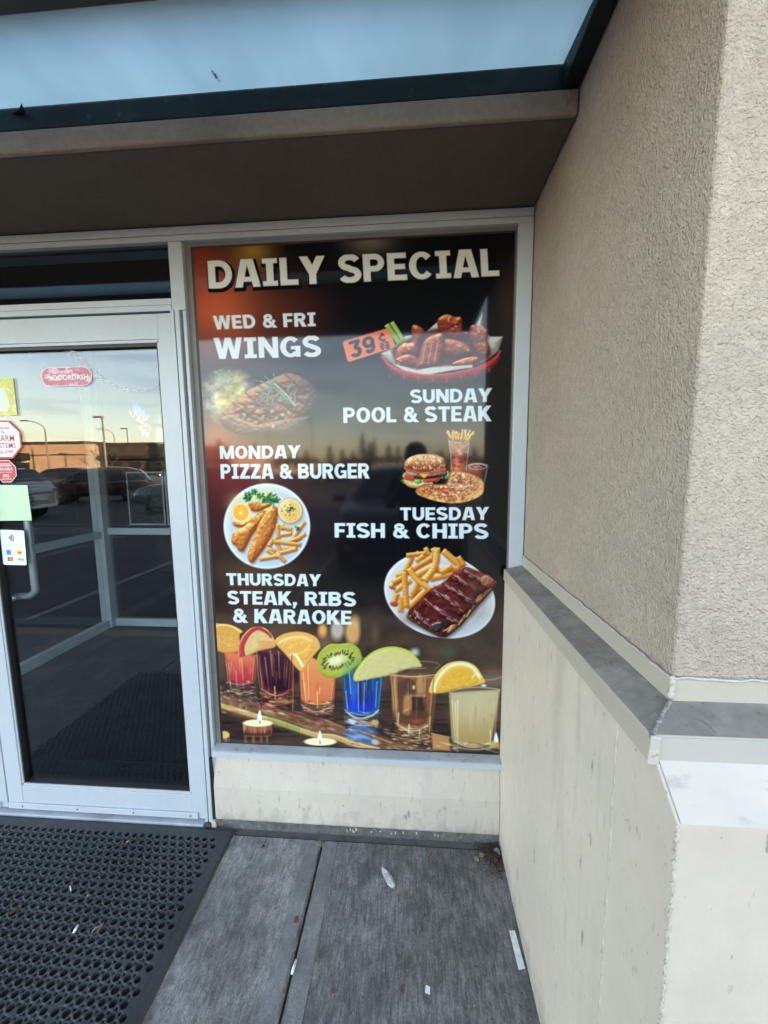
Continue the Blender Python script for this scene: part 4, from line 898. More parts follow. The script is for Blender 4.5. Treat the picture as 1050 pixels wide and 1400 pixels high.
M('chrome', (.80, .81, .83), .32, metal=.6)
M('wall_far', (.42, .36, .28), .9, var=[(.3, .06)])
def concrete_mat():
    m = M('concrete', (.195, .192, .186), .86, var=[(5, .24, (1, .6, 1)), (110, .24, (1, .26, 1)), (14, .30), (70, .26, (1, .4, 1)), (260, .34, (1, .6, 1))],
          spots=[(3.0, .46, .72, (.095, .097, .10), .65, (1, .6, 1)), (38, .60, .70, (.32, .32, .32), .5, (1, .4, 1)), (11, .70, .76, (.060, .040, .034), .75), (55, .645, .69, (.05, .05, .05), .7), (80, .66, .70, (.45, .45, .44), .6), (6, .58, .66, (.075, .077, .08), .5, (1, .7, 1)), (130, .62, .68, (.08, .08, .08), .6)],
          bump=(150, .7, .003, (1, .10, 1), 4), bump2=(60, .3, .002), spec=.35)
concrete_mat()
M('concrete_edge', (.20, .20, .20), .82, var=[(9, .2), (60, .2, (1, .4, 1)), (260, .28)], spots=[(4, .46, .7, (.105, .106, .108), .7), (50, .60, .72, (.32, .32, .32), .5), (55, .645, .69, (.06, .06, .06), .6)], bump=(120, .35, .0015))
M('concrete_dark', (.105, .104, .102), .9, var=[(20, .3)], spots=[(40, .6, .7, (.13, .13, .135), .6)], bump=(90, .5, .003))
M('asphalt', (.05, .052, .056), .9, var=[(.4, .25), (40, .2)], bump=(120, .5, .004))
M('yellow_kerb', (.26, .205, .115), .8, var=[(6, .3)], spots=[(10, .45, .6, (.22, .21, .19), .8)])
M('line_paint', (.22, .22, .215), .8, var=[(8, .3)])
G_DOOR = glass_mat('door_glass', .055, (.80, .85, .86))
G_IN = glass_mat('inner_glass', .03, (.86, .90, .90))
G_CAR = glass_mat('car_glass', .06, (.12, .13, .14))

# =====================================================================  setting: ground, lot, walkway
mb = MB()
for (x0, x1, y0, y1) in [(-700, 700, -700, -.44), (-700, 700, -.44, 700)]:
    mb.add([(x0, y0, -.145), (x1, y0, -.145), (x1, y1, -.145), (x0, y1, -.145)], [(0, 1, 2, 3)])
tag(mb.build('ground', 'asphalt'), kind='structure')
# concrete slabs with tooled grooves between them
mb = MB(); me_ = MB(); mr_ = MB()
XJ = [-30, -25, -20, -15, -10, -6.36, -4.86, -3.36, -1.86, -.362, 1.14, 2.64, 4.14, 8, 14, 20, 30]
def slab(b, x0, x1, y0, y1, z1, rr=.006):
    b.add([(x0, y0, -.14), (x1, y0, -.14), (x1, y1, -.14), (x0, y1, -.14), (x0, y0, z1 - rr), (x1, y0, z1 - rr), (x1, y1, z1 - rr), (x0, y1, z1 - rr),
           (x0 + rr, y0 + rr, z1), (x1 - rr, y0 + rr, z1), (x1 - rr, y1 - rr, z1), (x0 + rr, y1 - rr, z1)],
          [(0, 1, 5, 4), (1, 2, 6, 5), (2, 3, 7, 6), (3, 0, 4, 7), (4, 5, 9, 8), (5, 6, 10, 9), (6, 7, 11, 10), (7, 4, 8, 11), (8, 9, 10, 11)])
for a, b in zip(XJ[:-1], XJ[1:]):
    slab(mb if a != -.362 else mr_, a + .004, b - .004, -.25, 1.408, 0.0)
walk = tag(mb.build('walkway', 'concrete'), kind='structure')
tag(mr_.build('walkway_worn_slab', M('concrete_worn', (.155, .153, .15), .86, var=[(4, .26, (1, .6, 1)), (110, .26, (1, .2, 1)), (13, .30), (70, .30, (1, .3, 1)), (260, .36, (1, .5, 1))],
  spots=[(3.0, .44, .70, (.07, .07, .071), .7, (1, .6, 1)), (38, .60, .72, (.27, .27, .265), .5, (1, .35, 1)), (11, .68, .75, (.055, .038, .032), .75), (55, .635, .69, (.04, .04, .04), .7), (85, .655, .70, (.40, .40, .39), .55), (6, .56, .66, (.055, .056, .058), .6, (1, .7, 1))],
  bump=(150, .85, .0035, (1, .10, 1), 4), bump2=(60, .35, .002), spec=.35)), kind='structure')
for a, b in zip(XJ[:-1], XJ[1:]):       # smoother trowelled margins along each groove, and the strip against the wall
    for x0, x1 in ((a + .011, a + .062), (b - .062, b - .011)):
        me_.add([(x0, -.24, .0012), (x1, -.24, .0012), (x1, 1.400, .0012), (x0, 1.400, .0012)], [(0, 1, 2, 3)])
tag(me_.build('walkway_margin', 'concrete_edge'), kind='structure')
mb = MB(); mb.box(-30, 30, -.25, 1.44, -.143, -.022); mb.box(-2.9, .5, 1.411, 1.45, -.02, -.006); mb.box(-2.75, -.86, 1.40, 1.54, -.022, .002)
tag(mb.build('walkway_base', 'concrete_dark'), kind='structure')
mb = MB(); mb.prism([(-.43, -.14), (-.25, -.14), (-.25, 0.0), (-.40, 0.0), (-.43, -.03)], 'x', -30, 30)
tag(mb.build('kerb', 'yellow_kerb', bevel=.008), kind='structure')
mb = MB()
for k in range(-9, 8):
    x = k * 2.75 + 1.25
    mb.add([(x, -6.0, -.141), (x + .1, -6.0, -.141), (x + .1, -.9, -.141), (x, -.9, -.141)], [(0, 1, 2, 3)])
for k in range(-12, 10):
    x = k * 2.75
    mb.add([(x, -19.0, -.141), (x + .1, -19.0, -.141), (x + 2.1, -13.6, -.141), (x + 2.0, -13.6, -.141)], [(0, 1, 2, 3)])
mb.add([(-32, -8.6, -.1405), (-1, -7.6, -.1405), (-1, -7.48, -.1405), (-32, -8.48, -.1405)], [(0, 1, 2, 3)])
tag(mb.build('parking_marking', 'line_paint'), kind='structure')
mb = MB(); mb.box(-2.85, -.86, 1.545, 12, -.02, .004); mb.box(-.86, 2.5, 1.60, 12, -.02, .003); mb.box(-14, -2.86, 1.60, 12, -.02, .003)
tag(mb.build('indoor_floor', 'carpet'), kind='structure')

# =====================================================================  the shop building
shop = thing('shop_building', 'tan stucco shop front with a shade-darkened soffit over the glazing', 'building', (0, 1.45, 0))
mb = MB(); mb.box(-14, 14, 1.155, 1.45, 2.402, 5.2); mb.box(-14, -3.65, 1.40, 1.60, 0, 2.40); mb.box(2.52, 14, 1.30, 1.60, 0, 2.40)
mb.build('facade_wall', 'stucco', shop)
mb = MB(); mb.box(-3.65, .402, 1.115, 1.60, 2.346, 2.399); mb.build('soffit', 'stucco_shaded', shop, bevel=.004)
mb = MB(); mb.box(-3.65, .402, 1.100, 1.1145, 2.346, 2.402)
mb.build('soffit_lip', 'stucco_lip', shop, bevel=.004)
mb = MB(); mb.box(-14, 14, 1.0, 14, 5.205, 5.4); mb.build('roof', 'teal_metal', shop)
mb = MB(); mb.box(-14, -13.8, 1.60, 13, 0, 5.2); mb.box(13.8, 14, 1.60, 13, 0, 5.2); mb.box(-14, 14, 13.0, 13.2, 0, 5.2)
mb.box(-13.8, 13.8, 1.602, 13, 2.62, 2.7); mb.box(-13.7, 13.7, 8.0, 8.1, 0, 2.6)
mb.build('inner_shell', 'dark_room', shop)
# low kick wall under the poster window
mb = MB(); mb.prism([(1.60, .034), (1.436, .034), (1.432, .045), (1.432, .186), (1.456, .325), (1.60, .325)], 'x', -.822, .3425)
mb.build('kick_wall', 'cream_paint', shop, bevel=.005, seg=3)
mb = MB(); mb.box(-.835, .3425, 1.438, 1.60, -.008, .033); mb.build('footing', M('footing', (.115, .112, .108), .9, var=[(12, .3), (60, .3)], spots=[(20, .55, .68, (.04, .04, .04), .7), (35, .62, .70, (.24, .24, .23), .6)], bump=(80, .6, .004)), shop)
rg = random.Random(4); mb = MB()
for k in range(15):
    x = rg.choice([rg.uniform(-.30, -.17), rg.uniform(-.22, .02), rg.uniform(-.1, .1)]); w = rg.uniform(.002, .006); z = rg.uniform(.008, .018)
    MB().box(x, x + w, 1.4365, 1.4385, z, z + rg.uniform(.006, .014)).build('paint_chip', 'white_paint', shop)
mb = MB(); mb.prism([(-.834, .035), (-.823, .035), (-.8235, .10), (-.8255, .16), (-.8235, .23), (-.827, .31), (-.834, .31)], 'y', 1.437, 1.47)
mb.build('dark_gap', 'gasket', shop)
mb = MB(); mb.prism([(-.842, .0), (-.818, .0), (-.822, .03), (-.836, .032)], 'y', 1.428, 1.45); mb.build('chipped_corner', 'white_paint', shop, bevel=.003)

# =====================================================================  projecting wall on the right: stucco over a painted wainscot
pier = thing('wing_wall', 'rough tan stucco pier over a cream wainscot with metal ledge', 'wall', (1.4, 1.0, 0))
PX0, PY0 = .405, .612
mb = MB(); mb.box(PX0, 2.5, PY0, 1.6, 1.13, 5.15); mb.build('stucco_face', 'stucco', pier, bevel=.0045, seg=2)
WX, WY = .3425, .487
mb = MB(); mb.prism([(1.60, -.02), (WY, -.02), (WY, 1.034), (WY + .055, 1.084), (1.60, 1.084)], 'x', WX, 2.5)
mb.build('wainscot', 'cream_paint', pier, bevel=.003)
mb = MB(); mb.add([(WX + .004, WY - .0012, 1.0355), (2.5, WY - .0012, 1.0355), (2.5, WY + .0545, 1.0862), (WX + .004, WY + .0545, 1.0862)], [(0, 1, 2, 3)])
mb.build('sloped_ledge', 'white_paint', pier)
def cap(prof, name, mat, close=False):
    """mitred strip round the pier corner: prof = [(outward offset, z)]"""
    b = MB(); n = len(prof)
    for o, z in prof: b.v.append((PX0 - o, 1.437, z))
    for o, z in prof: b.v.append((PX0 - o, PY0 - o, z))
    for o, z in prof: b.v.append((2.5, PY0 - o, z))
    for s in range(2):
        for j in range(n - 1 + (1 if close else 0)):
            k = (j + 1) % n
            b.f.append((s * n + j, s * n + k, (s + 1) * n + k, (s + 1) * n + j))
    return b.build(name, mat, pier)
cap([(.060, 1.082), (.0725, 1.080), (.0725, 1.118), (.0705, 1.1195), (.0690, 1.1195)], 'ledge_lip', 'flashing')
cap([(.0695, 1.1190), (.040, 1.127), (.0080, 1.134)], 'ledge_top', 'cap_top')
cap([(.0082, 1.133), (.0062, 1.164), (.0035, 1.168), (-.002, 1.168)], 'upstand', 'flashing')
mb = MB(); mb.add([(PX0 - .0725 + .004, PY0 - .0735, 1.0805), (2.5, PY0 - .0735, 1.0805), (2.5, PY0 - .0735, 1.1185), (PX0 - .0725 + .004, PY0 - .0735, 1.1185)], [(0, 1, 2, 3)])
mb.build('front_lip', 'flashing_pale', pier)
rg = random.Random(8)
M('caulk_dirty', (.21, .20, .19), .7, var=[(90, .4)], spots=[(60, .55, .65, (.07, .068, .066), .7)], bump=(150, .8, .004))
def bead(path, r, name, jit=.25, n=60, mat='caulk'):
    P = [Vector(p) for p in path]; out = []; rr = []
    L = [0]
    for a, b in zip(P[:-1], P[1:]): L.append(L[-1] + (b - a).length)
    for k in range(n + 1):
        d = L[-1] * k / n; i = max(j for j in range(len(L)) if L[j] <= d + 1e-9); i = min(i, len(P) - 2)
        t = (d - L[i]) / (L[i + 1] - L[i]); out.append(P[i].lerp(P[i + 1], t) + Vector((rg.uniform(-1, 1), rg.uniform(-1, 1), rg.uniform(-1, 1))) * r * jit); rr.append(r * rg.uniform(.7, 1.3))
    return MB().tube(out, rr, 7).build(name, mat, pier, smooth=True)
bead([(WX + .001, WY + .001, .0), (WX + .001, WY + .001, 1.033)], .0019, 'corner_bead', .9, 320)
bead([(WX - .0002, .640, .0), (WX - .0002, .640, 1.08)], .0024, 'seam_bead', .3, 70)
bead([(PX0 - .007, 1.44, 1.169), (PX0 - .006, PY0 - .004, 1.169)], .0022, 'caulk_line', .7, 70)
bead([(PX0 - .004, PY0 - .008, 1.170), (2.5, PY0 - .006, 1.170)], .0020, 'caulk_line', .8, 110)
bead([(PX0 - .007, PY0 - .008, 1.135), (PX0 - .004, PY0 - .006, 1.170)], .0042, 'corner_caulk', .5, 9)
bead([(PX0 - .071, PY0 - .072, 1.1175), (PX0 - .040, PY0 - .040, 1.1255), (PX0 - .008, PY0 - .010, 1.1335)], .0034, 'lap_caulk', .35, 40, 'caulk_dirty')
mb = MB()
mb.prism([(PX0 - .0755, 1.078), (PX0 - .060, 1.077), (PX0 - .0585, 1.119), (PX0 - .0725, 1.1215)], 'y', PY0 - .0765, PY0 - .0725)
mb.build('corner_patch', 'white_paint', pier, bevel=.002)
mb = MB(); mb.lathe([(0, 0), (.006, -.0002), (.007, .002)], (PX0 - .066, PY0 - .0772, 1.094), 'y', 16); mb.lathe([(.0025, 0), (.0035, -.0015), (.0045, 0)], (PX0 - .066, PY0 - .0775, 1.094), 'y', 16)
mb.build('rivet', 'white_paint', pier)

# =====================================================================  canopy over the walk
can = thing('canopy', 'dark teal metal canopy with a glowing pale blue skylight panel', 'canopy', (-1.5, .6, 2.4))
mb = MB(); mb.box(-6, .402, 1.101, 1.150, 2.4025, 2.460); mb.box(.362, .402, .085, 1.0995, 2.4015, 2.462)
mb.build('frame', 'teal_metal', can, bevel=.003)
mb = MB(); mb.box(-6, .360, .085, .848, 2.402, 2.470); mb.build('front_deck', 'canopy_under', can, bevel=.003)
mb = MB(); mb.box(-6, .402, .070, .083, 2.398, 2.60); mb.build('fascia', 'teal_metal', can, bevel=.003)
m = bpy.data.materials.new('skylight'); m.use_nodes = True; MATS['skylight'] = m
N, L = m.node_tree.nodes, m.node_tree.links; N.remove(N['Principled BSDF'])
tr = N.new('ShaderNodeBsdfTranslucent'); gl = N.new('ShaderNodeBsdfGlossy'); gl.inputs['Roughness'].default_value = .25
tcn = N.new('ShaderNodeTexCoord'); n1 = N.new('ShaderNodeTexNoise'); n1.inputs['Scale'].default_value = 4; n1.inputs['Detail'].default_value = 6
mpn = N.new('ShaderNodeMapping'); mpn.inputs['Scale'].default_value = (1.0, .25, 1); L.new(tcn.outputs['Object'], mpn.inputs[0]); L.new(mpn.outputs[0], n1.inputs[0])
r1 = N.new('ShaderNodeValToRGB'); r1.color_ramp.elements[0].position = .32; r1.color_ramp.elements[0].color = (.215, .315, .355, 1); r1.color_ramp.elements[1].position = .62; r1.color_ramp.elements[1].color = (.285, .405, .455, 1)
L.new(n1.outputs[0], r1.inputs[0]); L.new(r1.outputs[0], tr.inputs[0])
x = N.new('ShaderNodeMixShader'); x.inputs[0].default_value = .06; L.new(tr.outputs[0], x.inputs[1]); L.new(gl.outputs[0], x.inputs[2]); L.new(x.outputs[0], N['Material Output'].inputs[0])
mb = MB(); mb.add([(-6, .848, 2.407), (.341, .848, 2.407), (.341, 1.0995, 2.456), (-6, 1.0995, 2.456)], [(0, 3, 2, 1)]); mb.build('skylight_panel', m, can)
mb = MB(); mb.add([(.3415, .848, 2.4065), (.3615, .848, 2.4065), (.3615, 1.0995, 2.4555), (.3415, 1.0995, 2.4555)], [(0, 3, 2, 1)]); mb.build('edge_strip', m, can)
rg = random.Random(31); mb = MB()
zs = lambda y: 2.407 + (y - .848) / .2515 * .049
def at_z(px, py, z):
    d = RCW @ np.array([(px - 525) / F_PX, (700 - py) / F_PX, -1.0]); return EYE + d * ((z - 1.5) / d[2])
c0 = at_z(295, 112, 2.43)
for k in range(150):
    a = rg.uniform(0, 6.28); r_ = abs(rg.gauss(0, .5)); x, y = c0[0] + math.cos(a) * r_ * .0075, c0[1] + math.sin(a) * r_ * .026
    l = rg.uniform(.001, .004); an = rg.uniform(1.0, 2.2); dx, dy = math.cos(an) * l, math.sin(an) * l
    mb.add([(x - dy * .25, y + dx * .25, zs(y)-.0012), (x + dy * .25, y - dx * .25, zs(y)-.0012), (x + dx, y + dy, zs(y)-.0013)], [(0, 1, 2)])
mb.build('smudge', M('grime', (.05, .06, .08), .8, spec=.2), can)

# =====================================================================  storefront glazing frame
front = thing('storefront_frame', 'silver aluminium storefront frame round poster window and doors', 'window frame', (-1.2, 1.5, 0))
FY0, FY1 = 1.442, 1.560
def strips(b, items):
    for x0, x1, z0, z1, y0 in items: b.box(x0, x1, y0, FY1, z0, z1)
mb = MB(); mb.box(-3.64, .4015, FY0, FY1, 2.316, 2.3415); mb.box(-3.64, .4015, FY0 + .003, FY1, 2.296, 2.3148); mb.build('head_rail', 'aluminium', front, bevel=.0015)
mb = MB(); mb.box(-.868, -.817, FY0 + .004, FY1, 2.064, 2.2955)
mb.box(-.8295, -.817, FY0 + .004, FY1, .0, 2.0625); mb.box(-.8535, -.8370, FY0 - .006, FY1, .004, 2.064); mb.box(-.8720, -.8590, FY0 - .003, FY1, .004, 2.066)
mb.build('mullion', 'aluminium', front, bevel=.0015)
mb = MB(); mb.box(-.8700, -.8200, FY0 + .022, FY1 - .004, .0, 2.062); mb.build('mullion_groove', 'gasket', front)
mb = MB(); mb.box(.352, .4015, FY0 + .002, FY1, .36, 2.2955); mb.build('jamb', 'aluminium', front, bevel=.002)
mb = MB(); mb.prism([(FY0 - .016, .327), (FY0 - .016, .351), (FY0 - .012, .3535), (1.4695, .3600), (FY1, .360), (FY1, .327)], 'x', -.8165, .3415); mb.build('sill', 'aluminium_sill', front, bevel=.001)
mb = MB(); mb.add([(-.8165, FY0 - .0172, .3275), (.3415, FY0 - .0172, .3275), (.3415, FY0 - .0172, .3505), (-.8165, FY0 - .0172, .3505)], [(0, 1, 2, 3)]); mb.build('sill_nose', 'aluminium', front)
# dark stop and gasket around the poster pane
mb = MB()
mb.box(-.8165, -.7950, 1.4645, 1.478, .3605, 2.2955); mb.box(.3475, .3515, 1.4560, 1.478, .3605, 2.2955); mb.box(-.795, .3475, 1.4645, 1.478, 2.2840, 2.2955)
mb.build('glazing_stop', 'reveal', front)
mb = MB()
mb.box(-.7948, -.7856, 1.4640, 1.478, .3605, 2.2838); mb.box(.3440, .3474, 1.4640, 1.478, .3605, 2.2838); mb.box(-.7855, .3439, 1.4640, 1.478, 2.2765, 2.2838); mb.box(-.7855, .3439, 1.4640, 1.478, .3605, .3655)
mb.build('gasket_strip', 'gasket', front)
mb = MB(); mb.box(-.7855, .3439, 1.468, 1.474, .3655, 2.2764); mb.build('window_pane', G_IN, front)
mb = MB(); mb.box(-3.64, -.8685, FY0 + .001, FY1, 2.062, 2.082); mb.box(-3.64, -.8685, FY0 + .004, FY1, 2.0835, 2.106); mb.build('transom_bar', 'aluminium', front, bevel=.0015)
mb = MB(); mb.box(-3.64, -.8685, 1.474, 1.480, 2.1065, 2.2955); mb.build('transom_pane', glass_mat('transom_glass', .11, (.7, .76, .78)), front)
mb = MB(); mb.box(-3.64, -.8685, 1.467, 1.486, 2.288, 2.2956); mb.box(-3.64, -.8685, 1.468, 1.474, 2.1062, 2.109); mb.build('transom_gasket', 'gasket', front)
mb = MB(); mb.box(-3.64, -.873, FY0 - .018, FY1, .0025, .0165); mb.build('threshold', M('threshold', (.36, .39, .43), .45, var=[(6, .2)], spots=[(14, .55, .68, (.16, .16, .17), .7), (40, .68, .74, (.05, .05, .05), .6)], bump=(50, .3, .002)), front, bevel=.003)
mb = MB(); mb.prism([(-.872, .003), (-.842, .003), (-.838, .012), (-.85, .021), (-.868, .017)], 'y', 1.424, 1.441); mb.build('dirt_lump', M('dirt', (.06, .052, .048), .95, bump=(160, .8, .005)), front, bevel=.003)

# =====================================================================  doors
def door(x0, x1, label):
    d = thing('entrance_door', label, 'door', ((x0 + x1) / 2, 1.47, 0))
    y0, y1 = 1.448, 1.500
    gl, gr = x0 + .077, x1 - .062
    fr = MB()
    fr.box(x0, gl - .008, y0, y1, .022, 2.056); fr.box(gr + .008, x1, y0, y1, .022, 2.056)
    fr.box(gl - .0079, gr + .0079, y0 + .001, y1, .022, .128); fr.box(gl - .0079, gr + .0079, y0 + .001, y1, 1.967, 2.056)
    fr.build('door_frame', 'aluminium', d, bevel=.0018)
    st = MB()
    st.prism([(gl - .0079, .1282), (gr + .0079, .1282), (gr, .139), (gl, .139)], 'y', y0 + .004, y1 - .004)
    st.prism([(gl - .0079, 1.9668), (gl, 1.956), (gr, 1.956), (gr + .0079, 1.9668)], 'y', y0 + .004, y1 - .004)
    st.box(gl - .0078, gl, y0 + .004, y1 - .004, .139, 1.956); st.box(gr, gr + .0078, y0 + .004, y1 - .004, .139, 1.956)
    st.build('glazing_bead', 'aluminium', d, bevel=.001)
    MB().box(gl + .0002, gl + .006, y0 + .008, y1 - .008, .1395, 1.9555).box(gr - .006, gr - .0002, y0 + .008, y1 - .008, .1395, 1.9555).box(gl + .006, gr - .006, y0 + .008, y1 - .008, .1395, .1455).box(gl + .006, gr - .006, y0 + .008, y1 - .008, 1.944, 1.9555).build('door_gasket', 'gasket', d)
    MB().box(gl + .003, gr - .003, 1.472, 1.478, .142, 1.952).build('glass_pane', G_DOOR, d)
    sw = MB().box(x0 + .003, x1 - .028, y0 - .007, y0 - .0005, .024, .051).build('door_sweep', 'aluminium', d, bevel=.002)
    s = MB()
    for k in range(4):
        xx = x0 + .07 + k * (x1 - x0 - .13) / 3
        s.lathe([(0, -.001), (.0035, -.001), (.0042, .001)], (xx, y0 - .0072, .038), 'y', 10)
    s.build('screw', M('screw', (.12, .12, .13), .4, metal=.8), sw)
    return d
d1 = door(-1.767, -.8755, 'right silver framed glass door covered with stickers beside mullion')
d2 = door(-2.667, -1.7735, 'left silver framed glass door cut by the photo edge')
hp = []
for k in range(9): hp.append((-1.668 + .05 * math.sin(k / 8 * 1.5708), 1.535, 1.342 + .05 - .05 * (1 - math.cos(k / 8 * 1.5708)) ))
hp = [(-1.700, 1.498, 1.392), (-1.700, 1.530, 1.392), (-1.690, 1.535, 1.392)] + hp
hp2 = []
for k in range(9): hp2.append((-1.668 + .05 * math.cos(k / 8 * 1.5708), 1.535, 0.988 - .035 * math.sin(k / 8 * 1.5708)))
hp += hp2 + [(-1.690, 1.535, 0.953), (-1.700, 1.530, 0.953), (-1.700, 1.498, 0.953)]
MB().tube(hp, .0140, 14).build('pull_handle', 'chrome', d1, smooth=True)
MB().tube([(x - .083 if x > -1.65 else x + 0, y, z) for x, y, z in [(-1.835 - (p[0] + 1.700), p[1], p[2]) for p in hp]], .0125, 14).build('pull_handle', 'chrome', d2, smooth=True)

# =====================================================================  glazed vestibule behind the doors
ves = thing('vestibule_partition', 'silver framed inner glass partition seen through the entrance door', 'partition', (-2.2, 3.4, 0))
VX, VY = -2.87, 3.42
mb = MB()
mb.box(VX, 1.0, VY, VY + .05, .004, .075); mb.box(VX, 1.0, VY, VY + .05, .885, .945); mb.box(VX, 1.0, VY, VY + .05, 2.50, 2.60)
mb.box(VX - .05, VX + .05, VY - .05, VY + .05, .004, 2.60); mb.box(-1.62, -1.56, VY + .001, VY + .049, .075, 2.5); mb.box(-.70, -.64, VY + .001, VY + .049, .075, 2.5)
mb.box(VX - .02, VX + .03, 1.62, VY - .05, .004, .080); mb.box(VX - .02, VX + .03, 1.62, VY - .05, .862, .922); mb.box(VX - .02, VX + .03, 1.62, VY - .05, 2.50, 2.6)
mb.build('partition_frame', M('aluminium_brightened', (.78, .81, .84), .4, var=[(4, .06)], spec=.6), ves, bevel=.002)  # same aluminium coloured brighter to make up for the dim light indoors
MB().box(VX + .05, 1.0, VY + .02, VY + .026, .076, 2.499).build('partition_pane', G_IN, ves)
MB().box(VX + .002, VX + .008, 1.63, VY - .051, .081, 2.499).build('partition_pane', G_IN, ves)
MB().box(-.60, -.55, 1.57, VY - .001, .004, 2.6).build('side_wall', M('inner_wall', (.10, .10, .10), .8), ves)
MB().box(-3.6, -.56, 1.57, 7, 2.602, 2.615).build('inner_ceiling', 'dark_room', ves)

# =====================================================================  the printed poster
NX, NZ = 660, 1130
PXa, PXb, PZa, PZb, PYY = -.7850, .3435, .3660, 2.2760, 1.4636
gx = np.linspace(PXa, PXb, NX); gz = np.linspace(PZb, PZa, NZ)
GX, GZ = np.meshgrid(gx, gz)
cpx, cpy = plane_px(GX, 1.462, GZ)
cv = Canvas(cpx, cpy); paint_poster(cv)
art = cv.col
art = np.where(art <= .04045, art / 12.92, ((art + .055) / 1.055) ** 2.4)
post = thing('menu_poster', 'black DAILY SPECIAL food poster filling the window', 'poster', (-.22, 1.4636, .366))
me = bpy.data.meshes.new('printed_sheet')
co = np.stack([GX + .22, np.zeros_like(GX), GZ - .366], -1).reshape(-1, 3).astype(np.float32)
me.vertices.add(len(co)); me.vertices.foreach_set('co', co.ravel())
ii = np.arange(NX * NZ).reshape(NZ, NX); q = np.stack([ii[1:, :-1], ii[1:, 1:], ii[:-1, 1:], ii[:-1, :-1]], -1).reshape(-1, 4)
me.loops.add(q.size); me.polygons.add(len(q))
me.loops.foreach_set('vertex_index', q.ravel().astype(np.int32)); me.polygons.foreach_set('loop_start', (np.arange(len(q)) * 4).astype(np.int32))
me.update(calc_edges=True)
at = me.attributes.new('artwork', 'FLOAT_COLOR', 'POINT')
at.data.foreach_set('color', np.concatenate([art.reshape(-1, 3), np.ones((NX * NZ, 1))], 1).astype(np.float32).ravel())
me.materials.append(print_mat('poster_print', .046, .055))
so = bpy.data.objects.new('printed_sheet', me); COL.objects.link(so); so.parent = post
MB().box(PXa, PXb, PYY + .0004, PYY + .0012, PZa, PZb).build('backing_film', 'gasket', post)
# =====================================================================  stickers on the door glass, signs inside
SY = 1.4708     # just off the outer face of the door pane
def flat(poly, y, name, mat, parent=None, t=.0006):
    return MB().prism(poly, 'y', y - t, y).build(name, mat, parent)
def lettering(body, size, x, z, y, mat, parent, align='CENTER', bold=.012, slant=0.0, sx=1.0):
    v, f = text_mesh(body, size, align, bold)
    b = MB(); b.add([(x + p[0] * sx + p[1] * slant, y, z + p[1]) for p in v], f)
    return b.build('lettering', mat, parent)
def plain(name, c, rough=.5, **k): return M(name, lin(*c), rough, **k)
def ngon(cx, cz, r, n, rot=0): return [(cx + r * math.cos(rot + 6.28318 * k / n), cz + r * math.sin(rot + 6.28318 * k / n)) for k in range(n)]
RED, WHITE = plain('sticker_red', (196, 62, 70)), plain('sticker_white', (226, 230, 236))
# alarm notice
cx, cz = -1.610, 1.614
s = thing('alarm_sticker', 'white octagonal ALARM SYSTEMS sticker with red border on door glass', 'sticker', (cx, SY, cz - .075))
flat(ngon(cx, cz, .080, 8, math.pi / 8), SY, 'border', RED, s); flat(ngon(cx, cz, .073, 8, math.pi / 8), SY - .0007, 'face', WHITE, s)
for b, sz, z in (('Protected', .017, .040), ('By', .015, .025), ('ALARM', .034, -.006), ('SYSTEMS', .029, -.033), ('256-3749', .021, -.055)):
    lettering(b, sz, cx + .0, cz + z, SY - .0016, RED, s, sx=.86)
# small red notice
cx, cz = -1.618, 1.490
s = thing('security_sticker', 'small red octagonal RELIABLE sticker under the white one', 'sticker', (cx, SY, cz - .045))
flat(ngon(cx, cz, .048, 8, math.pi / 8), SY, 'border', WHITE, s); flat(ngon(cx, cz, .0455, 8, math.pi / 8), SY - .0007, 'face', RED, s)
for b, sz, z in (('RELIABLE', .015, .004), ('SECURITY SYSTEMS', .006, -.006), ('SRS', .018, -.024)): lettering(b, sz, cx, cz + z, SY - .0016, WHITE, s)
for hw, z0, z1 in ((.024, .027, .030), (.028, .020, .023), (.022, -.032, -.030)): MB().box(cx - hw, cx + hw, SY - .0017, SY - .0014, cz + z0, cz + z1).build('rule', WHITE, s)
# yellow notice
ye = plain('notice_yellow', (206, 206, 110), var=[(60, .12)], spots=[(45, .52, .60, lin(222, 222, 170), .8)])
s = thing('yellow_notice', 'square yellow mottled notice at upper left of the door glass', 'notice', (-1.60, SY, 1.705))
flat([(-1.70, 1.705), (-1.541, 1.707), (-1.541, 1.848), (-1.70, 1.848)], SY, 'paper', ye, s)
flat([(-1.66, 1.745), (-1.635, 1.75), (-1.62, 1.80), (-1.585, 1.815), (-1.575, 1.79), (-1.565, 1.745), (-1.58, 1.722), (-1.63, 1.722)], SY - .0007, 'figure', plain('notice_pale', (214, 226, 206)), s)
# plain green paper
gp = plain('paper_green', (186, 212, 184), var=[(9, .05)])
s = thing('green_paper', 'plain pale green paper sheet taped above the card sign', 'paper', (-1.62, SY, 1.290))
flat([(-1.74 + .05, 1.290), (-1.531, 1.292), (-1.533, 1.434), (-1.69, 1.436)], SY, 'sheet', gp, s)
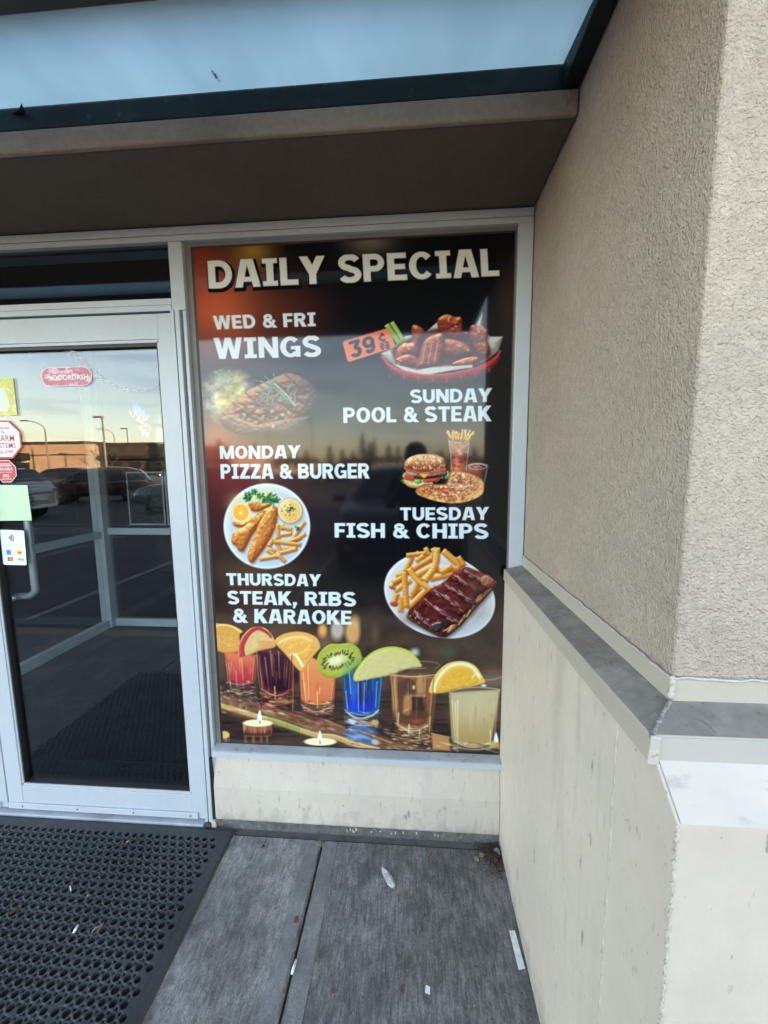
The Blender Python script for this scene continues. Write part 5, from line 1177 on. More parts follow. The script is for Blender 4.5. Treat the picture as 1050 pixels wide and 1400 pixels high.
# contactless card sign
s = thing('payment_sign', 'white contactless payment card sign with wave symbol', 'sign', (-1.625, SY, 1.108))
flat([(-1.679, 1.112), (-1.675, 1.108), (-1.580, 1.107), (-1.576, 1.111), (-1.5705, 1.247), (-1.574, 1.251), (-1.671, 1.254), (-1.675, 1.250)], SY, 'card', plain('card_white', (222, 232, 238)), s)
b = MB()
for k, r_ in enumerate((.010, .016, .022, .028)):
    P = [(-1.648 + r_ * math.cos(a), SY - .0009, 1.220 + r_ * 1.0 * math.sin(a)) for a in np.linspace(-.6, .6, 9)]
    b.tube(P, .0013, 5)
b.build('wave_symbol', 'gasket', s)
MB().box(-1.664, -1.588, SY - .0012, SY - .0007, 1.1895, 1.1905).build('rule', plain('rule_grey', (120, 126, 132)), s)
MB().box(-1.658, -1.638, SY - .0012, SY - .0007, 1.150, 1.170).build('blue_logo', plain('logo_blue', (62, 128, 200)), s)
flat(ngon(-1.601, 1.160, .0115, 16), SY - .0007, 'yellow_logo', plain('logo_yellow', (226, 190, 60)), s)
MB().box(-1.606, -1.592, SY - .0018, SY - .0014, 1.157, 1.161).build('logo_bar', 'gasket', s)
MB().box(-1.656, -1.634, SY - .0010, SY - .0007, 1.124, 1.140).build('logo_ground', 'gasket', s)
flat(ngon(-1.6485, 1.132, .0062, 14), SY - .0011, 'red_disc', plain('logo_red', (206, 50, 40)), s); flat(ngon(-1.6415, 1.132, .0062, 14), SY - .0018, 'orange_disc', plain('logo_orange', (236, 150, 50)), s)
lettering('VISA', .014, -1.600, 1.126, SY - .0012, plain('logo_navy', (40, 52, 90)), s, slant=.25)
# delivery decal
cx, cz = -1.321, 1.848
pk = plain('decal_pink', (196, 120, 136), var=[(30, .1)], spots=[(40, .50, .56, lin(226, 196, 208), .9, (.55, 1, 1.4))])
s = thing('delivery_decal', 'pink and white marbled oval delivery decal high on the door', 'decal', (cx, SY, cz - .036))
def pill(rx, rz): return [(cx + (rx - rz) + rz * math.cos(a), cz + rz * math.sin(a)) for a in np.linspace(-1.57, 1.57, 12)] + [(cx - (rx - rz) + rz * math.cos(a), cz + rz * math.sin(a)) for a in np.linspace(1.57, 4.71, 12)]
flat(pill(.104, .036), SY, 'border', plain('decal_pale', (232, 206, 220)), s); flat(pill(.100, .0325), SY - .0007, 'face', pk, s)
lettering('DOORDASH', .026, cx + .016, cz - .012, SY - .0015, WHITE, s, bold=.02); lettering('ORDER ON', .013, cx - .02, cz + .012, SY - .0015, WHITE, s, bold=.012)
flat([(cx - .092, cz - .006), (cx - .078, cz + .003), (cx - .060, cz + .002), (cx - .052, cz - .006), (cx - .064, cz - .012), (cx - .070, cz - .004), (cx - .080, cz - .004)], SY - .0011, 'swoosh', WHITE, s)
# neon script: blue over red tubes hung inside the door
s = thing('script_sign', 'small blue and red script sign hanging behind the door glass', 'sign', (-1.03, 1.62, 1.66))
rg = random.Random(12)
def scr(c, zc_, n, amp, w, mat, nm):
    P = [(-1.215 + c * 1.1 + w * k / (n - 1) + rg.uniform(-.004, .004), 1.62, .018 + zc_ + amp * math.sin(k * 1.9) + rg.uniform(-.006, .006) - .03 * k / n) for k in range(n)]
    P = smooth_open(P, 4); MB().tube([tuple(p) for p in P], .0032, 6).build(nm, mat, s, smooth=True)
nb = M('neon_blue', (.03, .14, .45), .4, emit=((.03, .20, .9), .05)); nr = M('neon_red', (.45, .10, .10), .4, emit=((.9, .20, .16), .045)); nw = M('neon_white', (.4, .4, .45), .4, emit=((.8, .85, 1.0), .018))
scr(.040, 1.735, 14, .016, .052, nb, 'blue_tube'); scr(.043, 1.725, 12, .012, .046, nb, 'blue_tube'); scr(.018, 1.712, 12, .014, .09, nr, 'red_tube'); scr(.052, 1.678, 10, .013, .055, nr, 'red_tube'); scr(.058, 1.640, 8, .014, .040, nw, 'white_tube')
# concert poster and its neighbour on the inner glass
PYI = VY + .0195
dk = M('poster_dark', (.012, .016, .020), .35, var=[(6, .4)], spots=[(7, .55, .7, (.05, .035, .05), .6)])
pw = M('poster_edge', (.50, .56, .60), .5); tx = M('poster_text', (.55, .58, .60), .5); sb = M('script_blue', (.06, .26, .46), .5)
def framed(x0, x1, z0, z1, nm, lab):
    s = thing(nm, lab, 'poster', ((x0 + x1) / 2, PYI, z0))
    flat([(x0, z0), (x1, z0), (x1, z1), (x0, z1)], PYI, 'border', pw, s); flat([(x0 + .014, z0 + .014), (x1 - .014, z0 + .014), (x1 - .014, z1 - .014), (x0 + .014, z1 - .014)], PYI - .0007, 'sheet', dk, s)
    return s
s = framed(-2.612, -2.262, .972, 1.462, 'event_poster', 'dark event poster with blue scrawl and white border on inner glass')
rg = random.Random(3)
P = smooth_open([(-2.545 + .012 * k + rg.uniform(-.004, .004), PYI - .0016, 1.255 + (.040 if k % 2 else -.034) * rg.uniform(.5, 1) + k * .0015) for k in range(14)], 4)
MB().tube([tuple(p) for p in P], .0034, 5).build('scrawl', sb, s)
b = MB()
def dashes(x0, x1, z, h, gap):
    x = x0
    while x < x1:
        w = rg.uniform(.006, .016); b.box(x, min(x + w, x1), PYI - .0013, PYI - .0008, z, z + h); x += w + gap
dashes(-2.53, -2.38, 1.155, .006, .004); dashes(-2.57, -2.31, 1.122, .012, .003); dashes(-2.50, -2.40, 1.098, .005, .016); dashes(-2.56, -2.49, 1.062, .006, .003); dashes(-2.46, -2.44, 1.062, .009, .002); dashes(-2.41, -2.36, 1.062, .006, .003)
dashes(-2.55, -2.33, 1.018, .006, .004); dashes(-2.55, -2.32, .998, .010, .004)
b.build('lettering', tx, s)
s = framed(-2.246, -1.90, .972, 1.462, 'ring_poster', 'dark poster with a pale ring beside the event poster')
R1 = [(-2.10 + .085 * math.cos(a), PYI - .0016, 1.245 + .085 * math.sin(a)) for a in np.linspace(0, 6.2832, 33)]
MB().tube(R1, .010, 6).build('ring', tx, s)
b = MB(); rg = random.Random(9); dashes(-2.21, -1.94, 1.06, .008, .004); dashes(-2.21, -1.94, 1.035, .006, .004); dashes(-2.21, -2.14, 1.415, .008, .003); b.build('lettering', tx, s)
# faint notice on the side pane
s = thing('side_notice', 'faint grey paper notice on the side pane of the vestibule', 'notice', (VX + .012, 2.9, 1.28))
MB().box(VX + .0085, VX + .0092, 2.62, 3.02, 1.26, 1.46).build('sheet', M('notice_grey', (.10, .115, .12), .6), s)
b = MB()
for k in range(6): b.box(VX + .0093, VX + .0097, 2.66, 2.98 - .03 * (k % 3), 1.42 - k * .026, 1.426 - k * .026)
b.build('lettering', tx, s)
# wiped arc left on the door glass
m = bpy.data.materials.new('smear'); m.use_nodes = True; N, L = m.node_tree.nodes, m.node_tree.links
pb = N['Principled BSDF']; pb.inputs['Base Color'].default_value = (.88, .9, .92, 1); pb.inputs['Roughness'].default_value = .6
tn = N.new('ShaderNodeTexCoord'); mp_ = N.new('ShaderNodeMapping'); mp_.inputs['Scale'].default_value = (40, 1, 90); n_ = N.new('ShaderNodeTexNoise'); n_.inputs['Scale'].default_value = 1; n_.inputs['Detail'].default_value = 4
mr = N.new('ShaderNodeMapRange'); mr.inputs[1].default_value = .35; mr.inputs[2].default_value = .75; mr.inputs[3].default_value = .03; mr.inputs[4].default_value = .62
L.new(tn.outputs['Object'], mp_.inputs[0]); L.new(mp_.outputs[0], n_.inputs[0]); L.new(n_.outputs[0], mr.inputs[0]); L.new(mr.outputs[0], pb.inputs['Alpha'])
C1 = smooth_open([(-1.312, 1.955), (-1.25, 1.895), (-1.19, 1.842), (-1.12, 1.806), (-1.06, 1.792), (-1.00, 1.792), (-.945, 1.815)], 6)
b = MB(); n = len(C1)
for k, p in enumerate(C1):
    w = .014 - .010 * k / n; t = C1[min(k + 1, n - 1)] - C1[max(k - 1, 0)]; t = t / np.linalg.norm(t)
    b.v += [(p[0] - t[1] * w, 1.4712, p[1] + t[0] * w), (p[0] + t[1] * w, 1.4712, p[1] - t[0] * w)]
for k in range(n - 1): b.f.append((2 * k, 2 * k + 2, 2 * k + 3, 2 * k + 1))
b.build('smear', m, d1)

# =====================================================================  perforated rubber mat
mat_ = thing('rubber_mat', 'black rubber door mat full of round holes before the entrance', 'mat', (-1.34, .95, 0))
MX0, MX1, MY0, MY1, MZ = -2.05, -.733, .30, 1.420, .0125
b = MB(); rg = random.Random(6)
PX_, PY_, HR = .0328, .0272, .0104
bx0, bx1, by0, by1 = MX0 + .03, MX1 - .036, MY0 + .03, MY1 - .040
nxc = int((bx1 - bx0) / PX_); nyc = int((by1 - by0) / PY_)
bx0 = bx1 - nxc * PX_; by0 = by1 - nyc * PY_
from mathutils.geometry import delaunay_2d_cdt
V2 = []; E2 = []; ZV = []; BIG = []; SMALL = []
def loop2(pts, z):
    n0 = len(V2); m = len(pts)
    for p in pts: V2.append(Vector(p)); ZV.append(z)
    E2.extend((n0 + k, n0 + (k + 1) % m) for k in range(m))
loop2([(bx0, by0), (bx1, by0), (bx1, by1), (bx0, by1)], MZ)
def circ(cx, cy, r_, n, ph=.5): return [(cx + r_ * math.cos(6.28318 * (k + ph) / n), cy + r_ * math.sin(6.28318 * (k + ph) / n)) for k in range(n)]
for j in range(nyc):
    cy = by0 + (j + .5) * PY_; off = PX_ / 2 if j % 2 else 0
    nn = nxc - (1 if off else 0)
    for i in range(nn):
        cx = bx0 + off + (i + .5) * PX_ + rg.uniform(-.0006, .0006); cyy = cy + rg.uniform(-.0005, .0005); hr = HR * rg.uniform(.93, 1.04); BIG.append((cx, cyy, hr))
        for sy in (-1, 1):
            sx, sy_ = bx0 + off + (i + 1) * PX_, cy + sy * PY_ * .335
            if i < nn - 1 and by0 + .008 < sy_ < by1 - .008 and rg.random() < .93: SMALL.append((sx, sy_, rg.uniform(.0030, .0042)))
for cx, cy, r_ in BIG: loop2(circ(cx, cy, r_, 14), MZ + .0014); loop2(circ(cx, cy, r_ + .0021, 14), MZ + .0017)
for cx, cy, r_ in SMALL: loop2(circ(cx, cy, r_, 8), MZ - .0002)
cv2, ce2, cf2, ov, oe, of_ = delaunay_2d_cdt(V2, E2, [], 0, 1e-6, True)
cell = {}
for cx, cy, r_ in BIG + SMALL:
    for ix in (-1, 0, 1):
        for iy in (-1, 0, 1): cell.setdefault((int(cx / .02) + ix, int(cy / .02) + iy), []).append((cx, cy, r_))
zz = [ZV[o[0]] if o else MZ for o in ov]
b.v = [(p.x, p.y, z) for p, z in zip(cv2, zz)]
for f in cf2:
    mx = sum(cv2[i].x for i in f) / len(f); my = sum(cv2[i].y for i in f) / len(f)
    if any((mx - cx) ** 2 + (my - cy) ** 2 < (r_ * .97) ** 2 for cx, cy, r_ in cell.get((int(mx / .02), int(my / .02)), ())): continue
    b.f.append(tuple(f))
for L2, n, zt in ((BIG, 14, MZ + .0014), (SMALL, 8, MZ - .0002)):
    for cx, cy, r_ in L2:
        top = circ(cx, cy, r_, n); bot = circ(cx, cy, r_ * .97, n)
        b.add([(p[0], p[1], zt) for p in top] + [(p[0], p[1], .002) for p in bot], [(k, (k + 1) % n, n + (k + 1) % n, n + k) for k in range(n)])
b.build('perforated_sheet', 'rubber', mat_)
b = MB()
for P in ([(MX0, MY0), (MX1, MY0), (bx1, by0), (bx0, by0)], [(MX1, MY0), (MX1, MY1), (bx1, by1), (bx1, by0)], [(MX1, MY1), (MX0, MY1), (bx0, by1), (bx1, by1)], [(MX0, MY1), (MX0, MY0), (bx0, by0), (bx0, by1)]):
    v = [(P[0][0], P[0][1], .0015), (P[1][0], P[1][1], .0015), (P[1][0] * .75 + P[2][0] * .25, P[1][1] * .75 + P[2][1] * .25, MZ - .001), (P[0][0] * .75 + P[3][0] * .25, P[0][1] * .75 + P[3][1] * .25, MZ - .001), (P[2][0], P[2][1], MZ), (P[3][0], P[3][1], MZ)]
    b.add(v, [(0, 1, 2, 3), (3, 2, 4, 5)])
b.build('border', 'rubber', mat_)
b = MB(); b.box(bx0, bx1, by0, by1, .0014, .0022); b.build('underside', M('mat_under', (.013, .013, .014), .9, var=[(30, .5)], spots=[(60, .66, .72, (.07, .05, .045), .8)]), mat_)
imat = MB(); imat.box(-2.60, -.95, 1.75, 3.1, .0045, .014)
tag(imat.build('indoor_mat', M('indoor_mat', (.032, .035, .038), .95, var=[(90, .5), (5, .3)], bump=(120, .5, .003)), bevel=.003), 'dark carpet mat inside the vestibule behind the door', 'mat')

# =====================================================================  litter
def G0(px, py, z=.0): p = at_z(px, py, z); return p
w_ = M('litter_white', (.72, .74, .76), .6, var=[(60, .15)], spots=[(70, .60, .70, (.25, .24, .23), .6)])
# crumpled foil wrapper
p0, p1 = G0(524, 1189), G0(538, 1213)
cx, cy = (p0[0] + p1[0]) / 2, (p0[1] + p1[1]) / 2; L_ = math.hypot(p1[0] - p0[0], p1[1] - p0[1]) / 2 + .004; an = math.atan2(p1[1] - p0[1], p1[0] - p0[0])
rg = random.Random(5); b = MB(); nu, nv = 12, 24
for j in range(nu + 1):
    rr = j / nu
    for k in range(nv):
        a = 6.28318 * k / nv; x = L_ * rr * math.cos(a) * (1 if math.cos(a) > 0 else 1.12); y = .0145 * rr * math.sin(a) * (1 + .25 * math.cos(a)); z = .011 * (1 - rr ** 2.5) * (1 if math.sin(a) > -.2 else .55) + rg.uniform(-.0018, .0018) + .002
        b.v.append((cx + x * math.cos(an) - y * math.sin(an), cy + x * math.sin(an) + y * math.cos(an), max(z, .0015)))
for j in range(nu):
    for k in range(nv): b.f.append((j * nv + k, (j + 1) * nv + k, (j + 1) * nv + (k + 1) % nv, j * nv + (k + 1) % nv))
tag(b.build('foil_wrapper', M('foil', (.50, .50, .50), .45, var=[(90, .4)], spots=[(110, .58, .68, (.12, .12, .12), .6)], bump=(200, .9, .005), metal=.2)), 'crumpled oval silvery wrapper on the concrete below the window', 'wrapper')
# paper strip by the wall
A, B_, C_, D_ = G0(696, 1273), G0(704, 1273), G0(718, 1325), G0(709, 1327)
def sheet(name, P, th, mat, lab, cat, lift=0.002, group=None):
    b = MB(); b.prism([(p[0], p[1]) for p in P], 'z', lift, lift + th); return tag(b.build(name, mat), lab, cat, group)
sheet('paper_strip', [A, D_, C_, B_], .0008, w_, 'white paper strip lying along the foot of the right wall', 'paper strip')
sheet('paper_scrap', [G0(582, 1348), G0(581, 1358), G0(588, 1361), G0(588, 1350)], .0012, w_, 'tiny white paper scrap on the concrete near photo bottom', 'paper scrap')
def butt(px0, py0, px1, py1, r, lab, mat, z=.0, name='cigarette_butt', cat='cigarette butt'):
    a, c = G0(px0, py0, z), G0(px1, py1, z)
    b = MB(); b.tube([(a[0], a[1], z + r + .0015), ((a[0] + c[0]) / 2, (a[1] + c[1]) / 2, z + r + .0024), (c[0], c[1], z + r + .0015)], [r, r * 1.05, r * .92], 8); return tag(b.build(name, mat, smooth=True), lab, cat)
butt(405, 1315, 399, 1334, .0042, 'white cigarette butt lying in the joint between slabs', w_)
butt(107, 1267, 101, 1277, .004, 'white cigarette butt on the rubber mat left of the leaves', w_, .0125)
butt(173, 1153, 177, 1150, .0026, 'tan wood splinter on the mat near the door threshold', M('splinter', (.42, .28, .16), .8), .0125, 'wood_splinter', 'splinter')
butt(96, 1212, 97, 1219, .0018, 'thin pale stick caught upright in a mat hole', w_, .0125, 'pale_stick', 'stick')
def leaf_ob(px, py, L_, W_, an, mat, lab, z=.003, curl=.006, name='dead_leaf', cat='leaf', seed=0):
    c = G0(px, py, z); g = random.Random(seed); b = MB(); n = 7
    for i in range(n):
        t = i / (n - 1); w = W_ * math.sin(math.pi * min(.98, max(.03, t ** .8))) * g.uniform(.8, 1.1)
        for sgn in (-1, 0, 1):
            x = (t - .5) * L_; y = sgn * w; h = z + curl * (abs(sgn) * .8 + math.sin(t * 3.1) * .6) + g.uniform(0, .001)
            b.v.append((c[0] + x * math.cos(an) - y * math.sin(an), c[1] + x * math.sin(an) + y * math.cos(an), h))
    for i in range(n - 1):
        for s_ in range(2): b.f.append((i * 3 + s_, (i + 1) * 3 + s_, (i + 1) * 3 + s_ + 1, i * 3 + s_ + 1))
    o = b.build(name, mat, smooth=True); md = o.modifiers.new('solid', 'SOLIDIFY'); md.thickness = .0005
    return tag(o, lab, cat)
lb = M('leaf_tan', (.30, .19, .12), .8, var=[(60, .3)]); lg = M('leaf_grey', (.24, .23, .21), .8, var=[(60, .3)]); lr = M('leaf_red', (.13, .055, .04), .8, var=[(60, .3)]); ld = M('leaf_dark', (.045, .03, .024), .9, var=[(60, .4)])
leaf_ob(131, 1272, .024, .004, 1.0, lg, 'grey dry leaf on the mat, left of the tan one', .0135, seed=1)
leaf_ob(138, 1269, .030, .004, 1.6, lb, 'tan dry leaf on the mat, right of the grey one', .0135, seed=2)
leaf_ob(121, 1227, .014, .005, .9, lg, 'small round grey leaf on the mat above the pair', .0135, seed=3)
leaf_ob(21, 1247, .022, .005, .9, lr, 'reddish dry leaf on the mat near the photo left edge', .0135, seed=4)
leaf_ob(659, 1171, .026, .009, .5, lb, 'tan curled leaf in the corner debris below the ledge wall', .006, seed=5)
leaf_ob(651, 1176, .022, .009, 2.4, lg, 'grey flat leaf at left of the corner debris', .004, seed=6)
leaf_ob(679, 1167, .026, .010, -.6, lg, 'grey leaf standing against the wall in the corner debris', .010, .012, seed=7)
leaf_ob(678, 1177, .022, .008, .9, lr, 'reddish leaf in front in the corner debris', .004, seed=8)
g = random.Random(77); b = MB()
for k in range(1100):
    t = abs(g.gauss(0, .4)); x = .338 - abs(g.gauss(0, .036)); y = 1.43 - abs(g.gauss(0, .050)); r_ = g.uniform(.0014, .0055); z = g.uniform(.0, .006) * math.exp(-((.338 - x) + (1.43 - y)) * 18)
    a = g.uniform(0, 6.28); b.add([(x + r_ * math.cos(a + q), y + r_ * .5 * math.sin(a + q), z + .002 + g.uniform(0, .003)) for q in (0, 1.7, 3.4, 4.9)] , [(0, 1, 2, 3)])
tag(b.build('corner_debris', ld), kind='stuff', label='dark rotting leaf crumbs heaped in the corner', cat='debris')
g = random.Random(78); b = MB()
for k in range(46):      # fibres of dead weed sprouting from the top of the joint
    x = -.372 + g.uniform(-.020, .012); y = 1.386 + g.uniform(-.01, .006); a = g.uniform(0, 6.28); l = g.uniform(.008, .026)
    b.tube([(x, y, .001), (x + l * .5 * math.cos(a), y + l * .5 * math.sin(a), .006), (x + l * math.cos(a), y + l * math.sin(a), .002)], .0004, 3)
tag(b.build('dead_weed', M('straw', (.34, .31, .27), .8)), 'wispy dead weed sprouting at the top of the slab joint', 'weed')
for k, (px_, py_, r_, m_) in enumerate([(405, 1258, .012, lr), (456, 1355, .008, lr), (360, 1157, .008, ld), (550, 1352, .009, lr), (590, 1168, .007, lr)]):
    c = G0(px_, py_); g = random.Random(k + 40)
    P = [(c[0] + r_ * g.uniform(.5, 1) * math.cos(6.283 * i / 11), c[1] + r_ * g.uniform(.7, 1.3) * math.sin(6.283 * i / 11)) for i in range(11)]
    sheet('gum_spot', [(p[0], p[1]) for p in P], .0008, m_, ['dark red gum spot beside the slab joint', 'brown spot on the concrete near photo bottom left', 'black gum spot on the left slab under the window', 'brown spot on the concrete beside the paper scrap', 'brown stain spot under the middle of the window'][k], 'spot', .0012)

p = at_z(22, 152, 2.440); b = MB()
for k, (dx, dy) in enumerate([(-.030, .012), (-.012, .004), (.012, -.004), (.030, -.013), (.020, .006), (.0, .016), (-.014, .018)]): b.v.append((p[0] + dx, p[1] + dy, 2.4405 + (.006 if k in (3, 0) else .0)))
b.f.append(tuple(range(7))); o = b.build('dead_leaf', M('leaf_black', (.012, .012, .014), .7)); md = o.modifiers.new('solid', 'SOLIDIFY'); md.thickness = .0008
tag(o, 'black torn leaf caught at the edge of the canopy panel', 'leaf')
# =====================================================================  across the lot (seen mirrored in the glass)
def window_row(t, x0, x1, n, z0, z1, y, fr=.55):
    for k in range(n):
        c = x0 + (x1 - x0) * (k + .5) / n; w = (x1 - x0) / n * fr / 2; MB().box(c - w, c + w, y, y + .12, z0, z1).build('window', gw, t)
gw = M('far_glass', (.02, .024, .03), .12, spec=.6); tanw = M('far_tan', (.50, .36, .235), .9, var=[(.5, .06)]); brw = M('far_brown', (.060, .052, .046), .9, var=[(.5, .15)]); wh = M('far_white', (.62, .58, .52), .85); blk = M('far_black', (.02, .02, .022), .7); rf = M('far_roof', (.05, .045, .042), .9)
def big_box(name, lab, x0, x1, y, dep, h, wall, extra):
    t = thing(name, lab, 'building', ((x0 + x1) / 2, y - dep / 2, -.14))
    MB().box(x0, x1, y - dep, y, -.14, h).build('wall', wall, t)
    MB().box(x0 - .15, x1 + .15, y - dep - .15, y + .15, h + .002, h + .28).box(x0 - .06, x1 + .06, y + .001, y + .10, h * .70, h * .70 + .10).build('roof', rf, t)
    extra(t); return t
def ex1(t):
    MB().box(-49.2, -44.0, -39.99, -38.9, 2.45, 3.25).build('awning', blk, t); MB().box(-48.9, -44.2, -39.995, -39.90, -.13, 2.2).build('window', gw, t)
    MB().box(-51.4, -49.8, -39.99, -38.6, -.14, 5.0).build('sign_pylon', blk, t); MB().box(-48.8, -44.3, -39.99, -39.85, 2.2, 2.44).build('lintel', wh, t)
big_box('supermarket', 'long tan store with sunlit wall reflected in the door glass', -62, -36.9, -40, 18, 4.25, tanw, ex1)
def ex2(t):
    window_row(t, -36, -29, 3, .2, 2.2, -41.49); MB().box(-36.5, -29, -41.49, -40.7, 2.5, 2.8).build('awning', blk, t)
big_box('dark_store', 'dark brown store joined to the tan store, reflected', -36.8, -28.4, -41.5, 16, 4.1, brw, ex2)
def ex3(t):
    window_row(t, -41, -30, 6, .7, 2.4, -59.99, .7); MB().box(-41.5, -29, -59.99, -58.6, 2.9, 3.1).build('awning', wh, t)
big_box('strip_mall', 'low cream strip mall beyond the dark store, reflected', -42, -28, -60, 12, 4.2, wh, ex3)
def house(x, y, w, d, h, rh, wall, lab):
    t = thing('far_house', lab, 'house', (x, y, -.14))
    MB().box(x - w / 2, x + w / 2, y - d / 2, y + d / 2, -.14, h).build('wall', wall, t)
    MB().prism([(y - d / 2 - .4, h - .1), (y + d / 2 + .4, h - .1), (y, h + rh)], 'x', x - w / 2 - .4, x + w / 2 + .4).build('roof', rf, t)
    window_row(t, x - w / 2, x + w / 2, 4, 1.0, 2.2, y + d / 2, .4)
house(-27, -88, 9, 7, 2.2, 1.2, wh, 'long pale house with dark roof, leftmost of those mirrored in the poster')
house(-12.5, -86, 6, 6, 2.1, 1.1, tanw, 'tan house, second of those mirrored in the poster')
house(-5.5, -84, 6, 6, 2.2, 1.2, wh, 'small pale house mirrored behind the burger picture')
house(11, -86, 6, 6, 2.1, 1.1, tanw, 'tan house mirrored at the right end of the poster')
# trees
fol = M('conifer_needles', (.030, .042, .030), .9, var=[(2, .4)]); bark = M('bark', (.055, .042, .034), .9)
def conifer_mesh(seed, h, rad):
    g = random.Random(seed); b = MB(); n = int(h * 60)
    for k in range(n):
        t = (k / n) ** .85; z = .10 * h + t * .90 * h; r_ = rad * (1 - t) ** .8 * (.75 + .5 * ((z * 1.3) % 1)) + .05; a = g.uniform(0, 6.283); q = g.uniform(.35, 1.0) * r_
        l = g.uniform(.25, .5) * (1.2 - t * .6); cx, cy = q * math.cos(a), q * math.sin(a); dx, dy = math.cos(a), math.sin(a)
        b.add([(cx - dy * l * .5, cy + dx * l * .5, z), (cx + dy * l * .5, cy - dx * l * .5, z + g.uniform(-.1, .1)), (cx + dx * l * 1.1, cy + dy * l * 1.1, z - l * .55), (cx - dx * l * .4, cy - dy * l * .4, z + l * .5)], [(0, 2, 1), (0, 1, 3)])
    return b
def conifer(seed, x, y, h, rad, lab):
    t = thing('conifer', lab, 'tree', (0, 0, 0), 0, 'conifers along the far side of the lot')
    MB().tube([(0, 0, 0), (0, 0, h * .5), (0, 0, h * .98)], [.22, .13, .02], 7).build('trunk', bark, t); conifer_mesh(seed, h, rad).build('crown', fol, t)
    t.location = (x, y, -.14); return t
cf = [(-25.6, -38, 5.6, 1.7, 'dark conifer at the right edge of the door reflection'), (-23.4, -44, 5.0, 1.5, 'shorter conifer hidden behind the door stile reflection'), (-52.3, -44, 7.0, 1.2, 'narrow conifer rising behind the tan store')]
for k, (x, y, h, r_, lab) in enumerate(cf): conifer(k, x, y, h, r_, lab)
g = random.Random(15); spots = []
xx = -42
while xx < 22: spots.append((xx, g.choice([2.6, 3.2, 3.6, 4.2, 4.6, 5.6]) * (1.25 if -14 < xx < 10 else 1) * (1 if g.random() < .8 else 1.4))); xx += g.uniform(.9, 2.6)
proto = None
for k, (x, h) in enumerate(spots):
    y = -92 + g.uniform(-6, 6); lab = 'far dark conifer on the skyline mirrored in the poster'
    if proto is None: proto = conifer(20, x * 1.1, y, 8.0, 2.3, lab); proto.scale = (.7, .7, h / 8.0)
    else:
        o = copy_tree(proto); o.location = (x * 1.1, y, -.14); s_ = g.uniform(.55, 1.05); o.scale = (s_, s_, h / 8.0); o.rotation_euler = (0, 0, g.uniform(0, 6))
def bare_tree(x, y, h, seed, lab):
    t = thing('bare_tree', lab, 'tree', (x, y, -.14)); g = random.Random(seed); b = MB(); c = MB()
    b.tube([(x, y, -.14), (x + .05, y, h * .25), (x, y, h * .45)], [.12, .10, .08], 7)
    def br(p, d, l, r_, dep):
        q = [p[i] + d[i] * l for i in range(3)]; c.tube([p, [p[i] + d[i] * l * .5 + g.uniform(-.05, .05) for i in range(3)], q], [r_, r_ * .8, r_ * .6], 4)
        if dep:
            for k in range(3):
                e = Vector(d) + Vector((g.uniform(-.8, .8), g.uniform(-.8, .8), g.uniform(-.15, .6))); e.normalize(); br(q, e, l * .66, r_ * .6, dep - 1)
    for k in range(5):
        e = Vector((math.cos(k * 1.26), math.sin(k * 1.26), g.uniform(.5, 1.2))).normalized(); br([x, y, h * .40], e, h * .24, .05, 3)
    b.build('trunk', bark, t); c.build('crown', bark, t)
bare_tree(-32.2, -37.5, 4.6, 2, 'bare small tree in front of the dark store, reflected')
bare_tree(-36, -70, 7.0, 3, 'bare tree standing behind the strip mall, reflected')
# lamp posts and a power line
pg = M('pole_grey', (.22, .215, .20), .5)
def lamp_post(x, y, h, cobra, lab):
    t = thing('lamp_post', lab, 'lamp post', (x, y, -.14))
    MB().tube([(x, y, -.14), (x, y, h * .5), (x, y, h)], [.12, .09, .06], 10).build('pole', pg, t, smooth=True)
    if cobra:
        P = [(x - 2.4 * (1 - math.cos(a)), y, h + 1.0 * math.sin(a)) for a in np.linspace(0, 1.35, 8)]; MB().tube(P, .045, 7).build('arm', pg, t, smooth=True)
        e = P[-1]; MB().box(e[0] - .6, e[0] + .1, y - .12, y + .12, e[2] - .06, e[2] + .06).build('lamp_head', pg, t, bevel=.03)
    else:
        MB().box(x - .75, x + .02, y - .17, y + .17, h - .02, h + .13).build('lamp_head', pg, t, bevel=.03)
lamp_post(-36.0, -34.0, 5.2, True, 'curved cobra-head street lamp against the sky, left of the two tall ones')
lamp_post(-26.4, -29.6, 5.75, False, 'straight lot lamp post with box head, tallest in the door reflection')
lamp_post(-43.0, -52.0, 6.1, True, 'small distant cobra-head lamp over the store roof')
lamp_post(-36.5, -46.0, 6.4, False, 'thin distant lot lamp behind the dark store')
for k, x in enumerate((-16.5, -24.0)):
    lamp_post(x, -62, 9.0, False, ['tall thin lamp post mirrored above PIZZA & BURGER', 'tall thin lamp post mirrored above MONDAY'][k])

# =====================================================================  cars
tyre = M('tyre', (.018, .018, .019), .85); rim = M('rim', (.42, .43, .45), .3, metal=.8); lampm = M('headlamp', (.62, .66, .70), .15, spec=.8); tailm = M('tail_lamp', (.35, .02, .02), .25); gril = M('grille', (.02, .02, .022), .4); plate = M('plate', (.6, .6, .58), .6)
def paint_mat(n, c, met=.0): return M(n, c, .22, spec=.7, metal=met, bump=(3, .02, .002))
